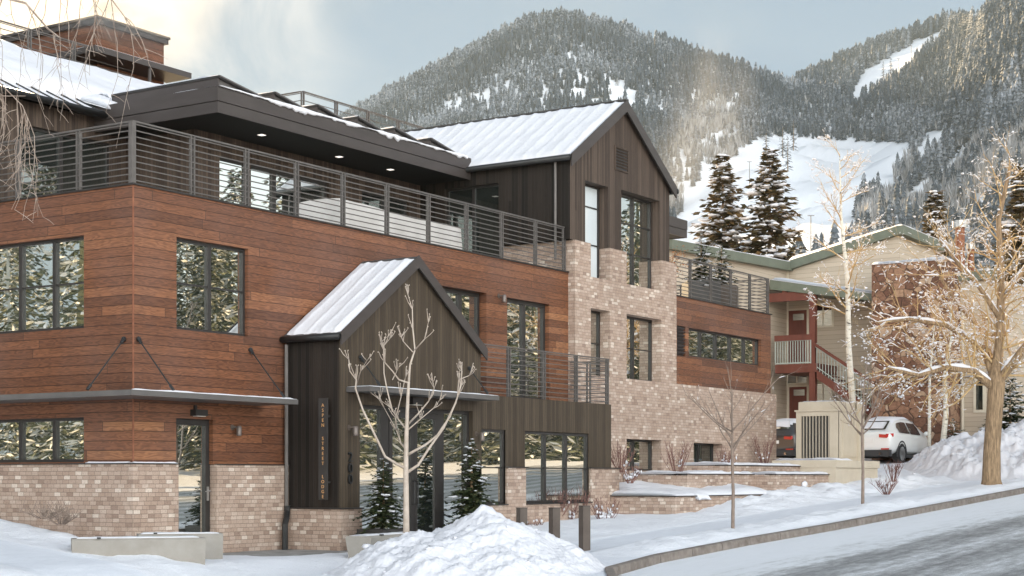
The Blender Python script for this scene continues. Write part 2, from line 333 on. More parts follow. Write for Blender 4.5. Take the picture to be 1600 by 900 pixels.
# ------------------------------------------------------------------ geometry helpers
def ray(px, py):
    s = (px - 800) / FOC
    return Vector((FX + FY * s, FY - FX * s, (HOR - py) / FOC))
def oY(px, py, y): r = ray(px, py); return CAM + r * ((y - CAM.y) / r.y)
def oX(px, py, x): r = ray(px, py); return CAM + r * ((x - CAM.x) / r.x)
def oZ(px, py, z): r = ray(px, py); return CAM + r * ((z - CAM.z) / r.z)
def aD(px, py, d): return CAM + ray(px, py) * d
def link(o): sc.collection.objects.link(o); return o
class MB:
    def __init__(s): s.v = []; s.f = []
    def add(s, vs_, fs):
        k = len(s.v); s.v += [tuple(p) for p in vs_]; s.f += [tuple(i + k for i in f) for f in fs]; return s
    def box(s, x0, x1, y0, y1, z0, z1):
        return s.add([(x, y, z) for x in (x0, x1) for y in (y0, y1) for z in (z0, z1)],
                     [(0, 1, 3, 2), (4, 6, 7, 5), (0, 4, 5, 1), (2, 3, 7, 6), (0, 2, 6, 4), (1, 5, 7, 3)])
    def obox(s, c, ax, ay, az):                     # oriented box: centre, half axes
        c, ax, ay, az = map(Vector, (c, ax, ay, az))
        return s.add([c + ax * i + ay * j + az * k for i in (-1, 1) for j in (-1, 1) for k in (-1, 1)],
                     [(0, 1, 3, 2), (4, 6, 7, 5), (0, 4, 5, 1), (2, 3, 7, 6), (0, 2, 6, 4), (1, 5, 7, 3)])
    def quad(s, *p): return s.add(p, [tuple(range(len(p)))])
    def prism(s, poly, vec):
        n = len(poly); vec = Vector(vec); p = [Vector(q) for q in poly]
        return s.add(p + [q + vec for q in p], [tuple(range(n))[::-1], tuple(range(n, 2 * n))] + [(i, (i + 1) % n, n + (i + 1) % n, n + i) for i in range(n)])
    def tube(s, pts, rad, n=6, cap=True):
        pts = [Vector(p) for p in pts]; m = len(pts)
        if not hasattr(rad, '__len__'): rad = [rad] * m
        t0 = (pts[1] - pts[0]).normalized()
        a = t0.orthogonal().normalized(); vs_ = []
        for i in range(m):
            t = (pts[min(i + 1, m - 1)] - pts[max(i - 1, 0)])
            t = t.normalized() if t.length > 1e-9 else t0
            a = a - t * a.dot(t); a = a.normalized() if a.length > 1e-6 else t.orthogonal().normalized()
            b = t.cross(a)
            for k in range(n):
                an = 2 * math.pi * k / n
                vs_.append(pts[i] + (a * math.cos(an) + b * math.sin(an)) * rad[i])
        fs = [(i * n + k, i * n + (k + 1) % n, (i + 1) * n + (k + 1) % n, (i + 1) * n + k) for i in range(m - 1) for k in range(n)]
        if cap: fs += [tuple(range(n))[::-1], tuple(range((m - 1) * n, m * n))]
        return s.add(vs_, fs)
    def ball(s, c, rx, ry, rz, seg=8, rings=5, jit=0.0, r=rnd):
        vs_ = []; c = Vector(c)
        for i in range(rings + 1):
            th = math.pi * i / rings
            for k in range(seg):
                ph = 2 * math.pi * k / seg; q = 1 + (r.uniform(-jit, jit) if jit else 0)
                vs_.append(c + Vector((rx * math.sin(th) * math.cos(ph) * q, ry * math.sin(th) * math.sin(ph) * q, rz * math.cos(th) * q)))
        return s.add(vs_, [(i * seg + k, (i + 1) * seg + k, (i + 1) * seg + (k + 1) % seg, i * seg + (k + 1) % seg) for i in range(rings) for k in range(seg)])
    def lathe(s, c, prof, n=12):
        vs_ = [(c[0] + r * math.cos(2 * math.pi * k / n), c[1] + r * math.sin(2 * math.pi * k / n), c[2] + z) for r, z in prof for k in range(n)]
        m = len(prof)
        return s.add(vs_, [(i * n + k, i * n + (k + 1) % n, (i + 1) * n + (k + 1) % n, (i + 1) * n + k) for i in range(m - 1) for k in range(n)] + [tuple(range(n))[::-1], tuple(range((m - 1) * n, m * n))])
    # wall sheet in the plane y = c (axis 'y', u = x) or x = c (axis 'x', u = y), with holes and their reveals
    def wall(s, axis, c, u0, u1, z0, z1, holes=(), depth=.2):
        P = (lambda u, z, d=0: (u, c + d, z)) if axis == 'y' else (lambda u, z, d=0: (c + d, u, z))
        us = sorted({u0, u1, *[h[0] for h in holes], *[h[1] for h in holes]}); zs_ = sorted({z0, z1, *[h[2] for h in holes], *[h[3] for h in holes]})
        us = [u for u in us if u0 <= u <= u1]; zs_ = [z for z in zs_ if z0 <= z <= z1]
        for a, b in zip(us, us[1:]):
            for e, g in zip(zs_, zs_[1:]):
                mu, mz = (a + b) / 2, (e + g) / 2
                if not any(h[0] < mu < h[1] and h[2] < mz < h[3] for h in holes): s.quad(P(a, e), P(b, e), P(b, g), P(a, g))
        for h in holes:
            a, b, e, g = h[:4]; dd = h[4] if len(h) > 4 else depth
            s.quad(P(a, e), P(a, g), P(a, g, dd), P(a, e, dd)); s.quad(P(b, e), P(b, g), P(b, g, dd), P(b, e, dd))
            if g < z1: s.quad(P(a, g), P(b, g), P(b, g, dd), P(a, g, dd))
            if e > z0: s.quad(P(a, e), P(b, e), P(b, e, dd), P(a, e, dd))
        return s
    def build(s, name, mat, parent=None, smooth=False, **props):
        me = bpy.data.meshes.new(name); me.from_pydata(s.v, [], s.f)
        me.materials.append(M[mat] if isinstance(mat, str) else mat)
        if smooth: me.polygons.foreach_set('use_smooth', [True] * len(me.polygons))
        me.update(); o = link(bpy.data.objects.new(name, me))
        if parent is not None: o.parent = parent
        for k, v in props.items(): o[k] = v
        return o
def thing(name, label, cat, loc=(0, 0, 0), rz=0, group=None):
    o = link(bpy.data.objects.new(name, None)); o.location = loc; o.rotation_euler = (0, 0, rz); o.empty_display_size = .3
    o['label'] = label; o['category'] = cat
    if group: o['group'] = group
    return o
def tag(o, label, cat, group=None):
    o['label'] = label; o['category'] = cat
    if group: o['group'] = group
    return o
def copy_tree(o, parent=None):
    c = o.copy(); link(c); c.parent = parent
    for ch in o.children: copy_tree(ch, c)
    return c
def fbm(x, y, z=0.0, o=4): return mn.fractal(Vector((x, y, z)), 1.0, 2.0, o)
def sst(a, b, x):
    t = min(1, max(0, (x - a) / (b - a))); return t * t * (3 - 2 * t)
def slab(mb, p00, p10, p11, p01, th, nu=24, nv=12, amp=.03, fr=1.5, edge=.12, seed=0, rag=0.0, ridges=0, zb=None):
    """a lying layer of snow: the quad p00 p10 p11 p01 below, a lumpy rounded top above"""
    p00, p10, p11, p01 = map(Vector, (p00, p10, p11, p01))
    W = (p10 - p00).length; H = (p01 - p00).length; vs_ = []; up = Vector((0, 0, 1)); k = (nu + 1) * (nv + 1)
    for top in (0, 1):
        for j in range(nv + 1):
            for i in range(nu + 1):
                u, v = i / nu, j / nv
                if rag:
                    q = fbm(u * W * 1.3 + seed, v * H * 1.3, 3.3) * rag
                    if j == 0: v = max(0, q) / H
                    if j == nv: v = 1 - max(0, q) / H
                p = p00 * (1 - u) * (1 - v) + p10 * u * (1 - v) + p11 * u * v + p01 * (1 - u) * v
                if top:
                    e = min(u * W, (1 - u) * W, v * H, (1 - v) * H)
                    f = math.sqrt(min(1, e / edge)) if edge else 1
                    hh = th * (.15 + .85 * f) + amp * fbm(p.x * fr + seed, p.y * fr, p.z * fr) * f
                    if ridges: hh += .030 * (1 - abs(2 * ((u * W / ridges) % 1) - 1)) ** 4
                    p = p + up * max(.008, hh)
                elif zb is not None: p.z = zb
                vs_.append(p)
    fs = []
    for j in range(nv):
        for i in range(nu):
            a = j * (nu + 1) + i
            fs.append((k + a, k + a + 1, k + a + nu + 2, k + a + nu + 1)); fs.append((a, a + nu + 1, a + nu + 2, a + 1))
    for i in range(nu):
        for b in (i, nv * (nu + 1) + i): fs.append((b, b + 1, k + b + 1, k + b))
    for j in range(nv):
        for b in (j * (nu + 1), j * (nu + 1) + nu): fs.append((b, b + nu + 1, k + b + nu + 1, k + b))
    return mb.add(vs_, fs)

# ------------------------------------------------------------------ ground, road
def zs(x):
    if x < 2.7: return -.1 + .025 * max(-8, x - 2.7)
    return -.1 + .048 * (min(x, 62) - 2.7)
CURB = [(-3, -30), (-1.2, -18), (-.2, -13), (.7, -10.3), (1.6, -8.9), (2.9, -8.1), (5.2, -7.75), (9, -7.72), (13, -7.9), (40, -7.95), (120, -7.95)]
def curb_y(x):
    for (a, b), (c, d_) in zip(CURB[3:], CURB[4:]):
        if a <= x <= c: return b + (d_ - b) * (x - a) / (c - a)
    return -40 if x < .7 else -7.95
def ground(x, y, lump=True):
    z = zs(x)
    patio = sst(-3.6, -2.2, y) * sst(9.5, 7.5, x) * sst(-1.0, 0, x)
    z = z * (1 - patio) + 0.0 * patio
    side = .04 + .113 * max(0, min(y, 7) + 2.5) + .17 * sst(-2.0, -.3, x) * sst(-.1, .7, y)
    wS = sst(.3, -1.2, x) * sst(-3.6, -2.2, y)
    z = z * (1 - wS) + side * wS
    if y > -7.95 and x > 3:
        bank = sst(-4.9, -4.0, y) * sst(8.2, 9.8, x) * sst(33, 30, x)
        far_ = sst(15.0, 18.5, x); bank *= .25 + .75 * far_
        z += bank * (.10 + .14 * sst(-4.6, -3.2, y))
        strip = sst(-7.5, -7.1, y) * sst(-5.95, -6.5, y) * sst(4.5, 7, x)
        z += strip * (.09 + .05 * fbm(x * .7, y * .7, 5))
        if lump: z += bank * .13 * fbm(x * 1.5, y * 1.5, 1) + strip * .05 * fbm(x * 2.5, y * 2.5, 2)
    if lump:
        z += .015 * fbm(x * 1.1, y * 1.1, 9, 3)
        if x < 0: z += wS * .06 * fbm(x * 1.3, y * 1.3, 4) * sst(-2.6, -1.8, x)
        if x > 27 and y > -5: z += .09 * fbm(x * .9, y * .9, 4)
    z += .32 * sst(31, 36, x) * sst(-5.5, -2.5, y) * sst(70, 60, x)
    rd = 0
    if x > .7: rd = sst(curb_y(x) + .16, curb_y(x) + .05, y)
    return z - .30 * rd
def axis(lo, hi, step, far):
    a = list(np.arange(lo, hi + 1e-6, step)); s_ = step; q = hi
    while q < far: s_ *= 1.35; q += s_; a.append(q)
    s_ = step; q = lo; b = []
    while q > -far: s_ *= 1.35; q -= s_; b.append(q)
    return b[::-1] + a
gx = axis(-9, 30, .14, 1500); gx = sorted(set(gx)); gy = axis(-9.5, 6, .12, 1300)
gv = [(x, y, ground(x, y)) for y in gy for x in gx]; nx = len(gx)
gf = [(j * nx + i, j * nx + i + 1, (j + 1) * nx + i + 1, (j + 1) * nx + i) for j in range(len(gy) - 1) for i in range(nx - 1)]
gm = MB(); gm.v = gv; gm.f = gf
go = gm.build('snowy_ground', 'ground', smooth=True, kind='structure')
ca = go.data.color_attributes.new('cover', 'FLOAT_COLOR', 'POINT'); buf = np.zeros((len(gv), 4), dtype=np.float32)
for i, (x, y, z) in enumerate(gv):
    wk = sst(-6.35, -6.0, y) * sst(-4.55, -4.9, y) * sst(3, 5, x)
    wk = max(wk, sst(-2.3, -2.7, x) * sst(-4.6, -4.2, x) * sst(9, 6, y) * sst(-5, -3, y))
    if x < 5: wk = max(wk, .45 * sst(-3.2, -4, y) * sst(-8, -6, x))
    cn = sst(1.2, 1.8, x) * sst(7.5, 6.5, x) * sst(-2.2, -1.6, y)
    buf[i] = (wk, cn, 0, 1)
ca.data.foreach_set('color', buf.ravel())
# carriageway, 13 m wide, and the kerb along it
rm = MB(); xs = [-60, -30, -15, -8, -4, -2, -1, 0] + list(np.arange(.7, 40, .6)) + [50, 70, 100, 160, 260]
for a, b in zip(xs, xs[1:]):
    ya, yb = (curb_y(x) + .02 if x >= .7 else -10.3 - 3 * (0.7 - x) for x in (a, b))
    ya, yb = max(ya, -21), max(yb, -21)
    rm.quad((a, -24, zs(a) - .125), (b, -24, zs(b) - .125), (b, yb, zs(b) - .125), (a, ya, zs(a) - .125))
rm.build('road', 'road', kind='structure')
km = MB(); pts = []
for (a, b), (c, d_) in zip(CURB, CURB[1:]):
    n = max(1, int(math.hypot(c - a, d_ - b) / 1.2))
    pts += [(a + (c - a) * i / n, b + (d_ - b) * i / n) for i in range(n)]
pts = [p for p in pts if p[0] < 95]; sec = []
for i, p in enumerate(pts):
    q = pts[min(i + 1, len(pts) - 1)]; o_ = pts[max(i - 1, 0)]
    t = Vector((q[0] - o_[0], q[1] - o_[1], 0)).normalized(); n_ = Vector((-t.y, t.x, 0))
    b = Vector((p[0], p[1], zs(p[0])))
    sec.append((b + Vector((0, 0, -.25)), b + n_ * .015 + Vector((0, 0, .005)), b + n_ * .04 + Vector((0, 0, .025)), b + n_ * .17 + Vector((0, 0, .025)), b + n_ * .17 + Vector((0, 0, -.25))))
for i, (s0, s1) in enumerate(zip(sec, sec[1:])):
    g = (s1[0] - s0[0]) * .010
    for k in range(4): km.quad(s0[k] + g, s1[k] - g, s1[k + 1] - g, s0[k + 1] + g)
    km.quad(*[q + g for q in s0]); km.quad(*[q - g for q in s1])
km.build('kerb', 'kerb', kind='structure')

# ------------------------------------------------------------------ mountains
RIDGE = [(-900, 520), (-300, 420), (200, 345), (300, 330), (450, 250), (540, 195), (600, 158), (650, 133), (700, 106), (750, 82), (800, 52), (840, 40), (880, 36), (930, 46), (1000, 62), (1060, 84), (1120, 104), (1180, 122), (1235, 142), (1260, 124), (1330, 98), (1400, 72), (1450, 54), (1475, 44), (1500, 46), (1530, 52), (1560, 28), (1600, 12), (1700, -10), (2000, -10), (2600, 120), (3600, 420)]
def lerp_list(L, x):
    if x <= L[0][0]: return L[0][1]
    for (a, b), (c, d_) in zip(L, L[1:]):
        if x <= c: return b + (d_ - b) * (x - a) / (c - a)
    return L[-1][1]
RR = [(-900, 1500), (1150, 1500), (1235, 1650), (1300, 1750), (1475, 1650), (1540, 1200), (1700, 1000), (3600, 1000)]
def hill(px, s):
    e1 = (HOR - lerp_list(RIDGE, px)) / FOC
    r1 = lerp_list(RR, px); r = 560 + (r1 - 560) * s if s <= 1 else r1 + (s - 1) * 900
    dx = (px - 800) / FOC
    x = CAM.x + (FX + FY * dx) * r; y = CAM.y + (FY - FX * dx) * r
    e0 = .03 + .09 * sst(900, 1300, px)
    if s <= 1: e = e0 + (e1 - e0) * s ** .72
    else: e = e1 * (1 - (s - 1) * .8)
    z = CAM.z + r * e
    rel = math.sin(math.pi * min(1, s)) if s < 1 else 0
    z += rel * (42 * fbm(x / 240, y / 240, 1.7) + 13 * fbm(x / 70, y / 70, .7))
    return Vector((x, y, z))
hpx = list(np.arange(-900, 300, 100)) + list(np.arange(300, 1720, 14)) + list(np.arange(1720, 3700, 110))
hs = [i / 60 for i in range(61)] + [1.1, 1.4, 2.0]
hm = MB(); hm.v = [hill(p, s) for s in hs for p in hpx]; n = len(hpx)
hm.f = [(j * n + i, j * n + i + 1, (j + 1) * n + i + 1, (j + 1) * n + i) for j in range(len(hs) - 1) for i in range(n - 1)]
hm.build('mountains', 'slope_snow', smooth=True, kind='structure')
def pix(p):
    q = p - CAM; dd = q.x * FX + q.y * FY
    return 800 + FOC * (q.x * FY - q.y * FX) / dd, HOR - FOC * q.z / dd
def inpoly(P, x, y):
    c = False; j = len(P) - 1
    for i in range(len(P)):
        if (P[i][1] > y) != (P[j][1] > y) and x < (P[j][0] - P[i][0]) * (y - P[i][1]) / (P[j][1] - P[i][1]) + P[i][0]: c = not c
        j = i
    return c
CLEAR = [[(1060, 330), (1100, 275), (1150, 238), (1195, 212), (1250, 214), (1432, 226), (1395, 275), (1345, 318), (1330, 420), (1040, 420)],
         [(1325, 158), (1345, 116), (1398, 82), (1440, 60), (1490, 42), (1478, 64), (1436, 92), (1405, 125), (1350, 160)],
         [(1415, 305), (1470, 262), (1528, 208), (1532, 218), (1480, 285), (1420, 335)],
         [(1490, 350), (1545, 300), (1600, 270), (1640, 270), (1640, 320), (1560, 330), (1500, 390)],
         [(1560, 140), (1572, 145), (1550, 180), (1535, 190)]]
BRUSH = [[(1330, 420), (1345, 318), (1432, 228), (1470, 235), (1420, 300), (1470, 300), (1430, 420)], [(1470, 290), (1560, 190), (1640, 170), (1640, 300), (1500, 345), (1450, 420)], [(1040, 340), (1060, 200), (1130, 150), (1170, 230), (1100, 275), (1060, 330)]]
FR = random.Random(11)
def cone_tree(r, h, R_, nl=8, nr=8):
    v = []; f = []
    for l in range(nl):
        t = l / nl; z0 = h * (.06 + .90 * t); zt = z0 + h * (.95 / nl) * 1.7
        rr = R_ * (1 - t) ** .85 + .05
        k = len(v); v.append((r.uniform(-.1, .1) * R_, r.uniform(-.1, .1) * R_, min(zt, h * 1.0)))
        for i in range(nr):
            a = 2 * math.pi * (i + r.random() * .6) / nr; q = rr * (r.uniform(.9, 1.25) if i % 2 else r.uniform(.35, .6))
            v.append((q * math.cos(a), q * math.sin(a), z0 - h * .02 * r.random()))
        f += [(k, k + 1 + i, k + 1 + (i + 1) % nr) for i in range(nr)]
    return np.array(v), np.array(f)
def brush_tree(r, h, R_, n=15, wf=.20):
    v = []; f = []
    for i in range(n):
        a = r.random() * 6.28; b = r.random() * 6.28; q = R_ * r.random(); z = h * r.uniform(.0, .5)
        tip = (q * 1.4 * math.cos(a), q * 1.4 * math.sin(a), h * r.uniform(.6, 1))
        w_ = R_ * wf
        k = len(v); v += [(q * .5 * math.cos(a) + w_ * math.cos(b), q * .5 * math.sin(a) + w_ * math.sin(b), z), (q * .5 * math.cos(a) - w_ * math.cos(b), q * .5 * math.sin(a) - w_ * math.sin(b), z), tip]
        f.append((k, k + 1, k + 2))
    return np.array(v), np.array(f)
def forest(name, mat, temps, pts):
    V = []; F = []; T = []; k = 0
    for p, s_, a in pts:
        v, f = temps[FR.randrange(len(temps))]
        c, sn = math.cos(a), math.sin(a)
        q = np.empty_like(v); q[:, 0] = (v[:, 0] * c - v[:, 1] * sn) * s_ + p.x; q[:, 1] = (v[:, 0] * sn + v[:, 1] * c) * s_ + p.y; q[:, 2] = v[:, 2] * s_ * FR.uniform(.85, 1.2) + p.z
        V.append(q); F.append(f + k); k += len(v); T.append(np.full(len(v), FR.random(), dtype=np.float32))
    V = np.concatenate(V); F = np.concatenate(F)
    me = bpy.data.meshes.new(name); me.vertices.add(len(V)); me.vertices.foreach_set('co', V.ravel())
    me.loops.add(F.size); me.loops.foreach_set('vertex_index', F.ravel().astype(np.int32))
    me.polygons.add(len(F)); me.polygons.foreach_set('loop_start', np.arange(0, F.size, 3, dtype=np.int32)); me.update(calc_edges=True)
    at_ = me.attributes.new('tone', 'FLOAT', 'POINT'); at_.data.foreach_set('value', np.concatenate(T))
    me.materials.append(M[mat]); o = link(bpy.data.objects.new(name, me)); o['kind'] = 'stuff'; return o
Tt = [cone_tree(FR, 1, .19) for _ in range(8)]; Bt = [brush_tree(FR, 1, .3) for _ in range(6)]
ev = []; br = []
for _ in range(34000):
    px = FR.uniform(480, 1660); s = FR.random() ** .8
    if FR.random() < .06: s = 1.0
    p = hill(px, s); qx, qy = pix(p)
    if qy > 430 or qx < 470: continue
    if any(inpoly(c, qx + FR.uniform(-5, 5), qy + FR.uniform(-4, 4)) for c in CLEAR): continue
    r = (p - CAM).length
    nz = fbm(p.x / 60, p.y / 60, 3.1)
    if any(inpoly(c, qx, qy) for c in BRUSH):
        if FR.random() < .75 and nz > -.35: br.append((p, FR.uniform(6, 10), FR.random() * 6.28))
        elif FR.random() < .35: ev.append((p, FR.uniform(8, 13), FR.random() * 6.28))
        continue
    if nz < -.56 and FR.random() < .85: continue
    if FR.random() < .12: br.append((p, FR.uniform(5, 9), FR.random() * 6.28)); continue
    ev.append((p, FR.uniform(6.5, 12.5) * (1.15 if s > .97 else 1) * (1.3 if px > 1300 else 1), FR.random() * 6.28))
forest('mountain_forest', 'far_needles', Tt, ev); forest('mountain_brushwood', 'far_brush', Bt, br)
# the wood on the other side of the street and up the side street, seen in the windows
wp = []
for _ in range(125):
    x = FR.uniform(24, 155); y = -38 - 40 * FR.random() ** 1.6; wp.append((Vector((x, y, zs(x) - .2)), FR.uniform(13, 27), FR.random() * 6))
for _ in range(80):
    x = -26 - 45 * FR.random() ** 1.3; y = FR.uniform(-2, 125); wp.append((Vector((x, y, zs(x) - .2)), FR.uniform(7, 19), FR.random() * 6))
def spray_tree(r, nw=34):
    v = []; f = []
    def q4(p, d_, n_, l):
        k = len(v); v.extend([p, p + d_ * l * .5 + n_, p + d_ * l, p + d_ * l * .5 - n_]); f.extend([(k, k + 1, k + 2), (k, k + 2, k + 3)])
    q4(Vector((0, 0, -.02)), Vector((0, 0, 1)), Vector((.012, 0, 0)), .95)
    for i in range(nw):
        tt = .02 + .98 * i / nw; Lw = .22 * (1 - tt) ** .8 + .01
        for k in range(8):
            a = 6.283 * (k + r.random()) / 8; dr = Vector((math.cos(a), math.sin(a), 0)); sd = Vector((-dr.y, dr.x, 0)); L = Lw * r.uniform(.5, 1.2); z = tt + r.uniform(-.02, .02)
            for q in range(5):
                p = dr * L * (.12 + .20 * q) + Vector((0, 0, z - .22 * L * q * q / 5))
                for sg in (-1, 0, 1): q4(p, (dr * r.uniform(.4, 1) + sd * sg * r.uniform(.3, 1.1) + Vector((0, 0, r.uniform(-.6, .1)))).normalized(), Vector((r.uniform(-1, 1), r.uniform(-1, 1), r.uniform(.3, 1))).normalized() * .0042, .014 + L * .13)
    return np.array([tuple(p) for p in v]), np.array(f)
forest('wood_across_the_street', 'wood_beyond', [spray_tree(FR) for _ in range(3)], wp)

# ------------------------------------------------------------------ the modern building (origin at its street corner; x along the street front, y into the block)
B = thing('office_building', 'long modern building of dark red wood planks and pale brick with a black gabled entrance', 'building')
def window(P, axis, c, u0, u1, z0, z1, mull=(), bars=(), glass='glass', fw=.055, name='window', panes=None):
    """frame flush at depth c, glass 4 cm behind; mull = vertical bars at u, bars = horizontal at z"""
    mb = MB(); D = .07
    def bx(a, b, e, g, d0=0, d1=D):
        if axis == 'y': mb.box(a, b, c + d0, c + d1, e, g)
        else: mb.box(c + d0, c + d1, a, b, e, g)
    bx(u0, u0 + fw, z0, z1); bx(u1 - fw, u1, z0, z1)
    bx(u0 + fw, u1 - fw, z0, z0 + fw); bx(u0 + fw, u1 - fw, z1 - fw, z1)
    ed = [u0 + fw] + [q for m_ in mull for q in (m_ - fw * .75, m_ + fw * .75)] + [u1 - fw]
    for m_ in mull: bx(m_ - fw * .75, m_ + fw * .75, z0 + fw, z1 - fw, -.004)
    for a, b in zip(ed[::2], ed[1::2]):
        for zb in bars: bx(a, b, zb - .014, zb + .014, .012, .06)
    f = mb.build(name, 'frame', P)
    for i, (a, b) in enumerate(zip(ed[::2], ed[1::2])):
        g = MB()
        if axis == 'y': g.box(a - .005, b + .005, c + .045, c + .058, z0 + fw - .005, z1 - fw + .005)
        else: g.box(c + .045, c + .058, a - .005, b + .005, z0 + fw - .005, z1 - fw + .005)
        # every pane sits a hair out of true, as real ones do
        o = g.build('pane', panes[i] if panes else glass, f)
        ctr = Vector(((a + b) / 2, c + .05, (z0 + z1) / 2) if axis == 'y' else (c + .05, (a + b) / 2, (z0 + z1) / 2))
        ry = rnd.uniform(-.004, .004); rx = rnd.uniform(-.003, .003)
        rot = Matrix.Rotation(ry, 4, 'Z') @ Matrix.Rotation(rx, 4, 'X' if axis == 'y' else 'Y')
        o.data.transform(Matrix.Translation(ctr) @ rot @ Matrix.Translation(-ctr))
    return f
def lamp(P, x, y, z, ax='y'):
    m = MB(); m.lathe((x, y - .02, z), [(.0, 0), (.055, 0), (.055, .012), (.0, .012)]); m.v = [(a, y - (zz - z), z + (b - y + .02)) for a, b, zz in m.v]
    m.tube([(x, y - .012, z), (x + .06, y - .11, z + .01)], .018, 6)
    o = m.build('wall_lamp', 'bronze', P)
    s = MB(); s.lathe((x + .06, y - .12, z - .16), [(.0, 0), (.045, 0), (.05, .02), (.05, .17), (.03, .19), (0, .19)]); s.build('lamp_shade', 'lamp_metal', o, True)
def text(s, name, mat, P, size, M4, ext=.006):
    cu = bpy.data.curves.new(name, 'FONT'); cu.body = s; cu.size = size; cu.extrude = ext; cu.align_x = 'CENTER'; cu.align_y = 'CENTER'; cu.resolution_u = 3
    t = link(bpy.data.objects.new(name, cu)); dg = bpy.context.evaluated_depsgraph_get(); me = bpy.data.meshes.new_from_object(t.evaluated_get(dg))
    bpy.data.objects.remove(t); bpy.data.curves.remove(cu)
    me.transform(M4); me.materials.clear(); me.materials.append(M[mat]); o = link(bpy.data.objects.new(name, me)); o.parent = P; return o

WZ0, WZ1 = 4.11, 5.79
# wood cladding of the two street fronts
wc = MB()
wc.wall('y', 0, 0, 14.86, 1.66, 6.58, [(1.07, 2.99, WZ0, WZ1, .10), (1.06, 2.02, 1.66, 2.49, .12), (9.30, 11.17, 3.3, 5.72, .22), (12.05, 13.95, 3.3, 5.70, .14)])
wc.wall('x', 0, 0, 9.0, 1.66, 6.58, [(1.25, 4.0, WZ0, WZ1, .10), (1.25, 4.0, 1.69, 2.5, .10)])
wc.build('wood_cladding', 'planks', B)
cm = MB().box(-.012, .012, -.012, .012, 1.7, 6.56); cm.build('corner_trim', 'copper_trim' if 'copper_trim' in M else 'rust', B)
# brick plinth
bk = MB()
bk.wall('y', -.06, -.06, 1.06, -.5, 1.65); bk.wall('y', -.06, 2.06, 4.2, -.5, 1.65)
bk.wall('x', -.06, -.06, 9.0, -.5, 1.65)
bk.quad((1.06, -.06, -.5), (1.06, -.06, 1.65), (1.06, .3, 1.65), (1.06, .3, -.5)); bk.quad((2.06, -.06, -.5), (2.06, -.06, 1.65), (2.06, .3, 1.65), (2.06, .3, -.5))
bk.build('brick_plinth', 'brick', B); bk = MB()
# entrance plinth, its left and front face, and the piers below the balcony
ye, xe = -1.36, 4.09
bk.box(xe - .06, 4.70, ye - .06, 0.0, -.3, .80)
bk.build('brick_plinth', 'brick', B); bk = MB()
py = ye - .05
bk.box(9.90, 10.68, py, py + .5, -.3, 1.63); bk.box(13.60, 14.98, py, py + .5, -.3, 1.63)
bk.wall('y', py, 8.60, 9.90, -.3, .80); bk.wall('y', py, 10.68, 13.60, -.3, .80)
bk.quad((14.98, py + .5, -.3), (14.98, py + .5, 1.63), (14.98, 0, 1.63), (14.98, 0, -.3))
bk.build('brick_plinth', 'brick', B)
cp = MB(); cp.box(-.10, 1.06, -.10, 0.0, 1.65, 1.668); cp.box(2.06, 4.08, -.10, 0.0, 1.65, 1.668); cp.box(-.10, 0, 0.0, 9.0, 1.65, 1.668)
cp.box(xe - .10, 4.72, ye - .10, 0, .80, .825); cp.box(9.86, 10.72, py - .04, ye, 1.63, 1.655); cp.box(13.56, 15.02, py - .04, ye + .02, 1.63, 1.655)
cp.box(8.6, 9.90, py - .04, ye + .15, .80, .825); cp.box(10.68, 13.60, py - .04, ye + .15, .80, .825)
cp.build('plinth_cap', 'frame', B)
sn = MB(); slab(sn, (-.10, -.11, 1.668), (1.0, -.11, 1.668), (1.0, -.0, 1.668), (-.10, -.0, 1.668), .025, 20, 3, .012, 4, .05, 3, 0.02)
slab(sn, (-.11, .0, 1.668), (-.11, 1.1, 1.668), (-.0, 1.1, 1.668), (-.0, 0, 1.668), .03, 20, 3, .012, 4, .05, 4, .02); sn.build('ledge_snow', 'snow', B, True)
# windows of the wood fronts
window(B, 'y', .09, 1.07, 2.99, WZ0, WZ1, [2.02], [4.97], panes=None)
window(B, 'x', .09, 1.25, 4.00, WZ0, WZ1, [2.13, 3.05], [4.95])
window(B, 'x', .09, 1.25, 4.00, 1.69, 2.5, [2.13, 3.05])
window(B, 'y', .20, 9.30, 11.17, 3.3, 5.72, [10.38], [], fw=.085, name='balcony_door', panes=['glass', 'glass'])
window(B, 'y', .12, 12.05, 13.95, 3.3, 5.70, [12.98], [], fw=.085, name='balcony_door')
# side door
dm = MB(); dm.box(1.06, 2.04, .10, .18, 2.38, 2.49); dm.box(1.06, 1.15, .10, .18, -.02, 2.38); dm.box(1.93, 2.04, .10, .18, -.02, 2.38); dm.box(1.15, 1.93, .10, .18, -.02, .13)
so_ = dm.build('side_door', 'frame', B)
MB().box(1.15, 1.93, .15, .165, .13, 2.38).build('pane', 'glass', so_)
h = MB(); h.tube([(1.98, .09, 1.16), (1.98, .03, 1.16), (1.86, .03, 1.15)], .012, 6); h.box(1.955, 2.005, .085, .10, .98, 1.24); h.build('handle', 'steel', so_)
lb = MB().box(1.42, 1.74, -.14, 0, 2.545, 2.66); lb.box(1.50, 1.56, -.04, -.0, 2.66, 2.74); l_ = lb.build('door_light', 'frame', B); MB().box(1.47, 1.69, -.13, -.02, 2.535, 2.545).build('light_lens', 'lamp_glass', l_)
lamp(B, 2.54, 0, 2.36); lamp(B, 11.68, 0, 5.70)
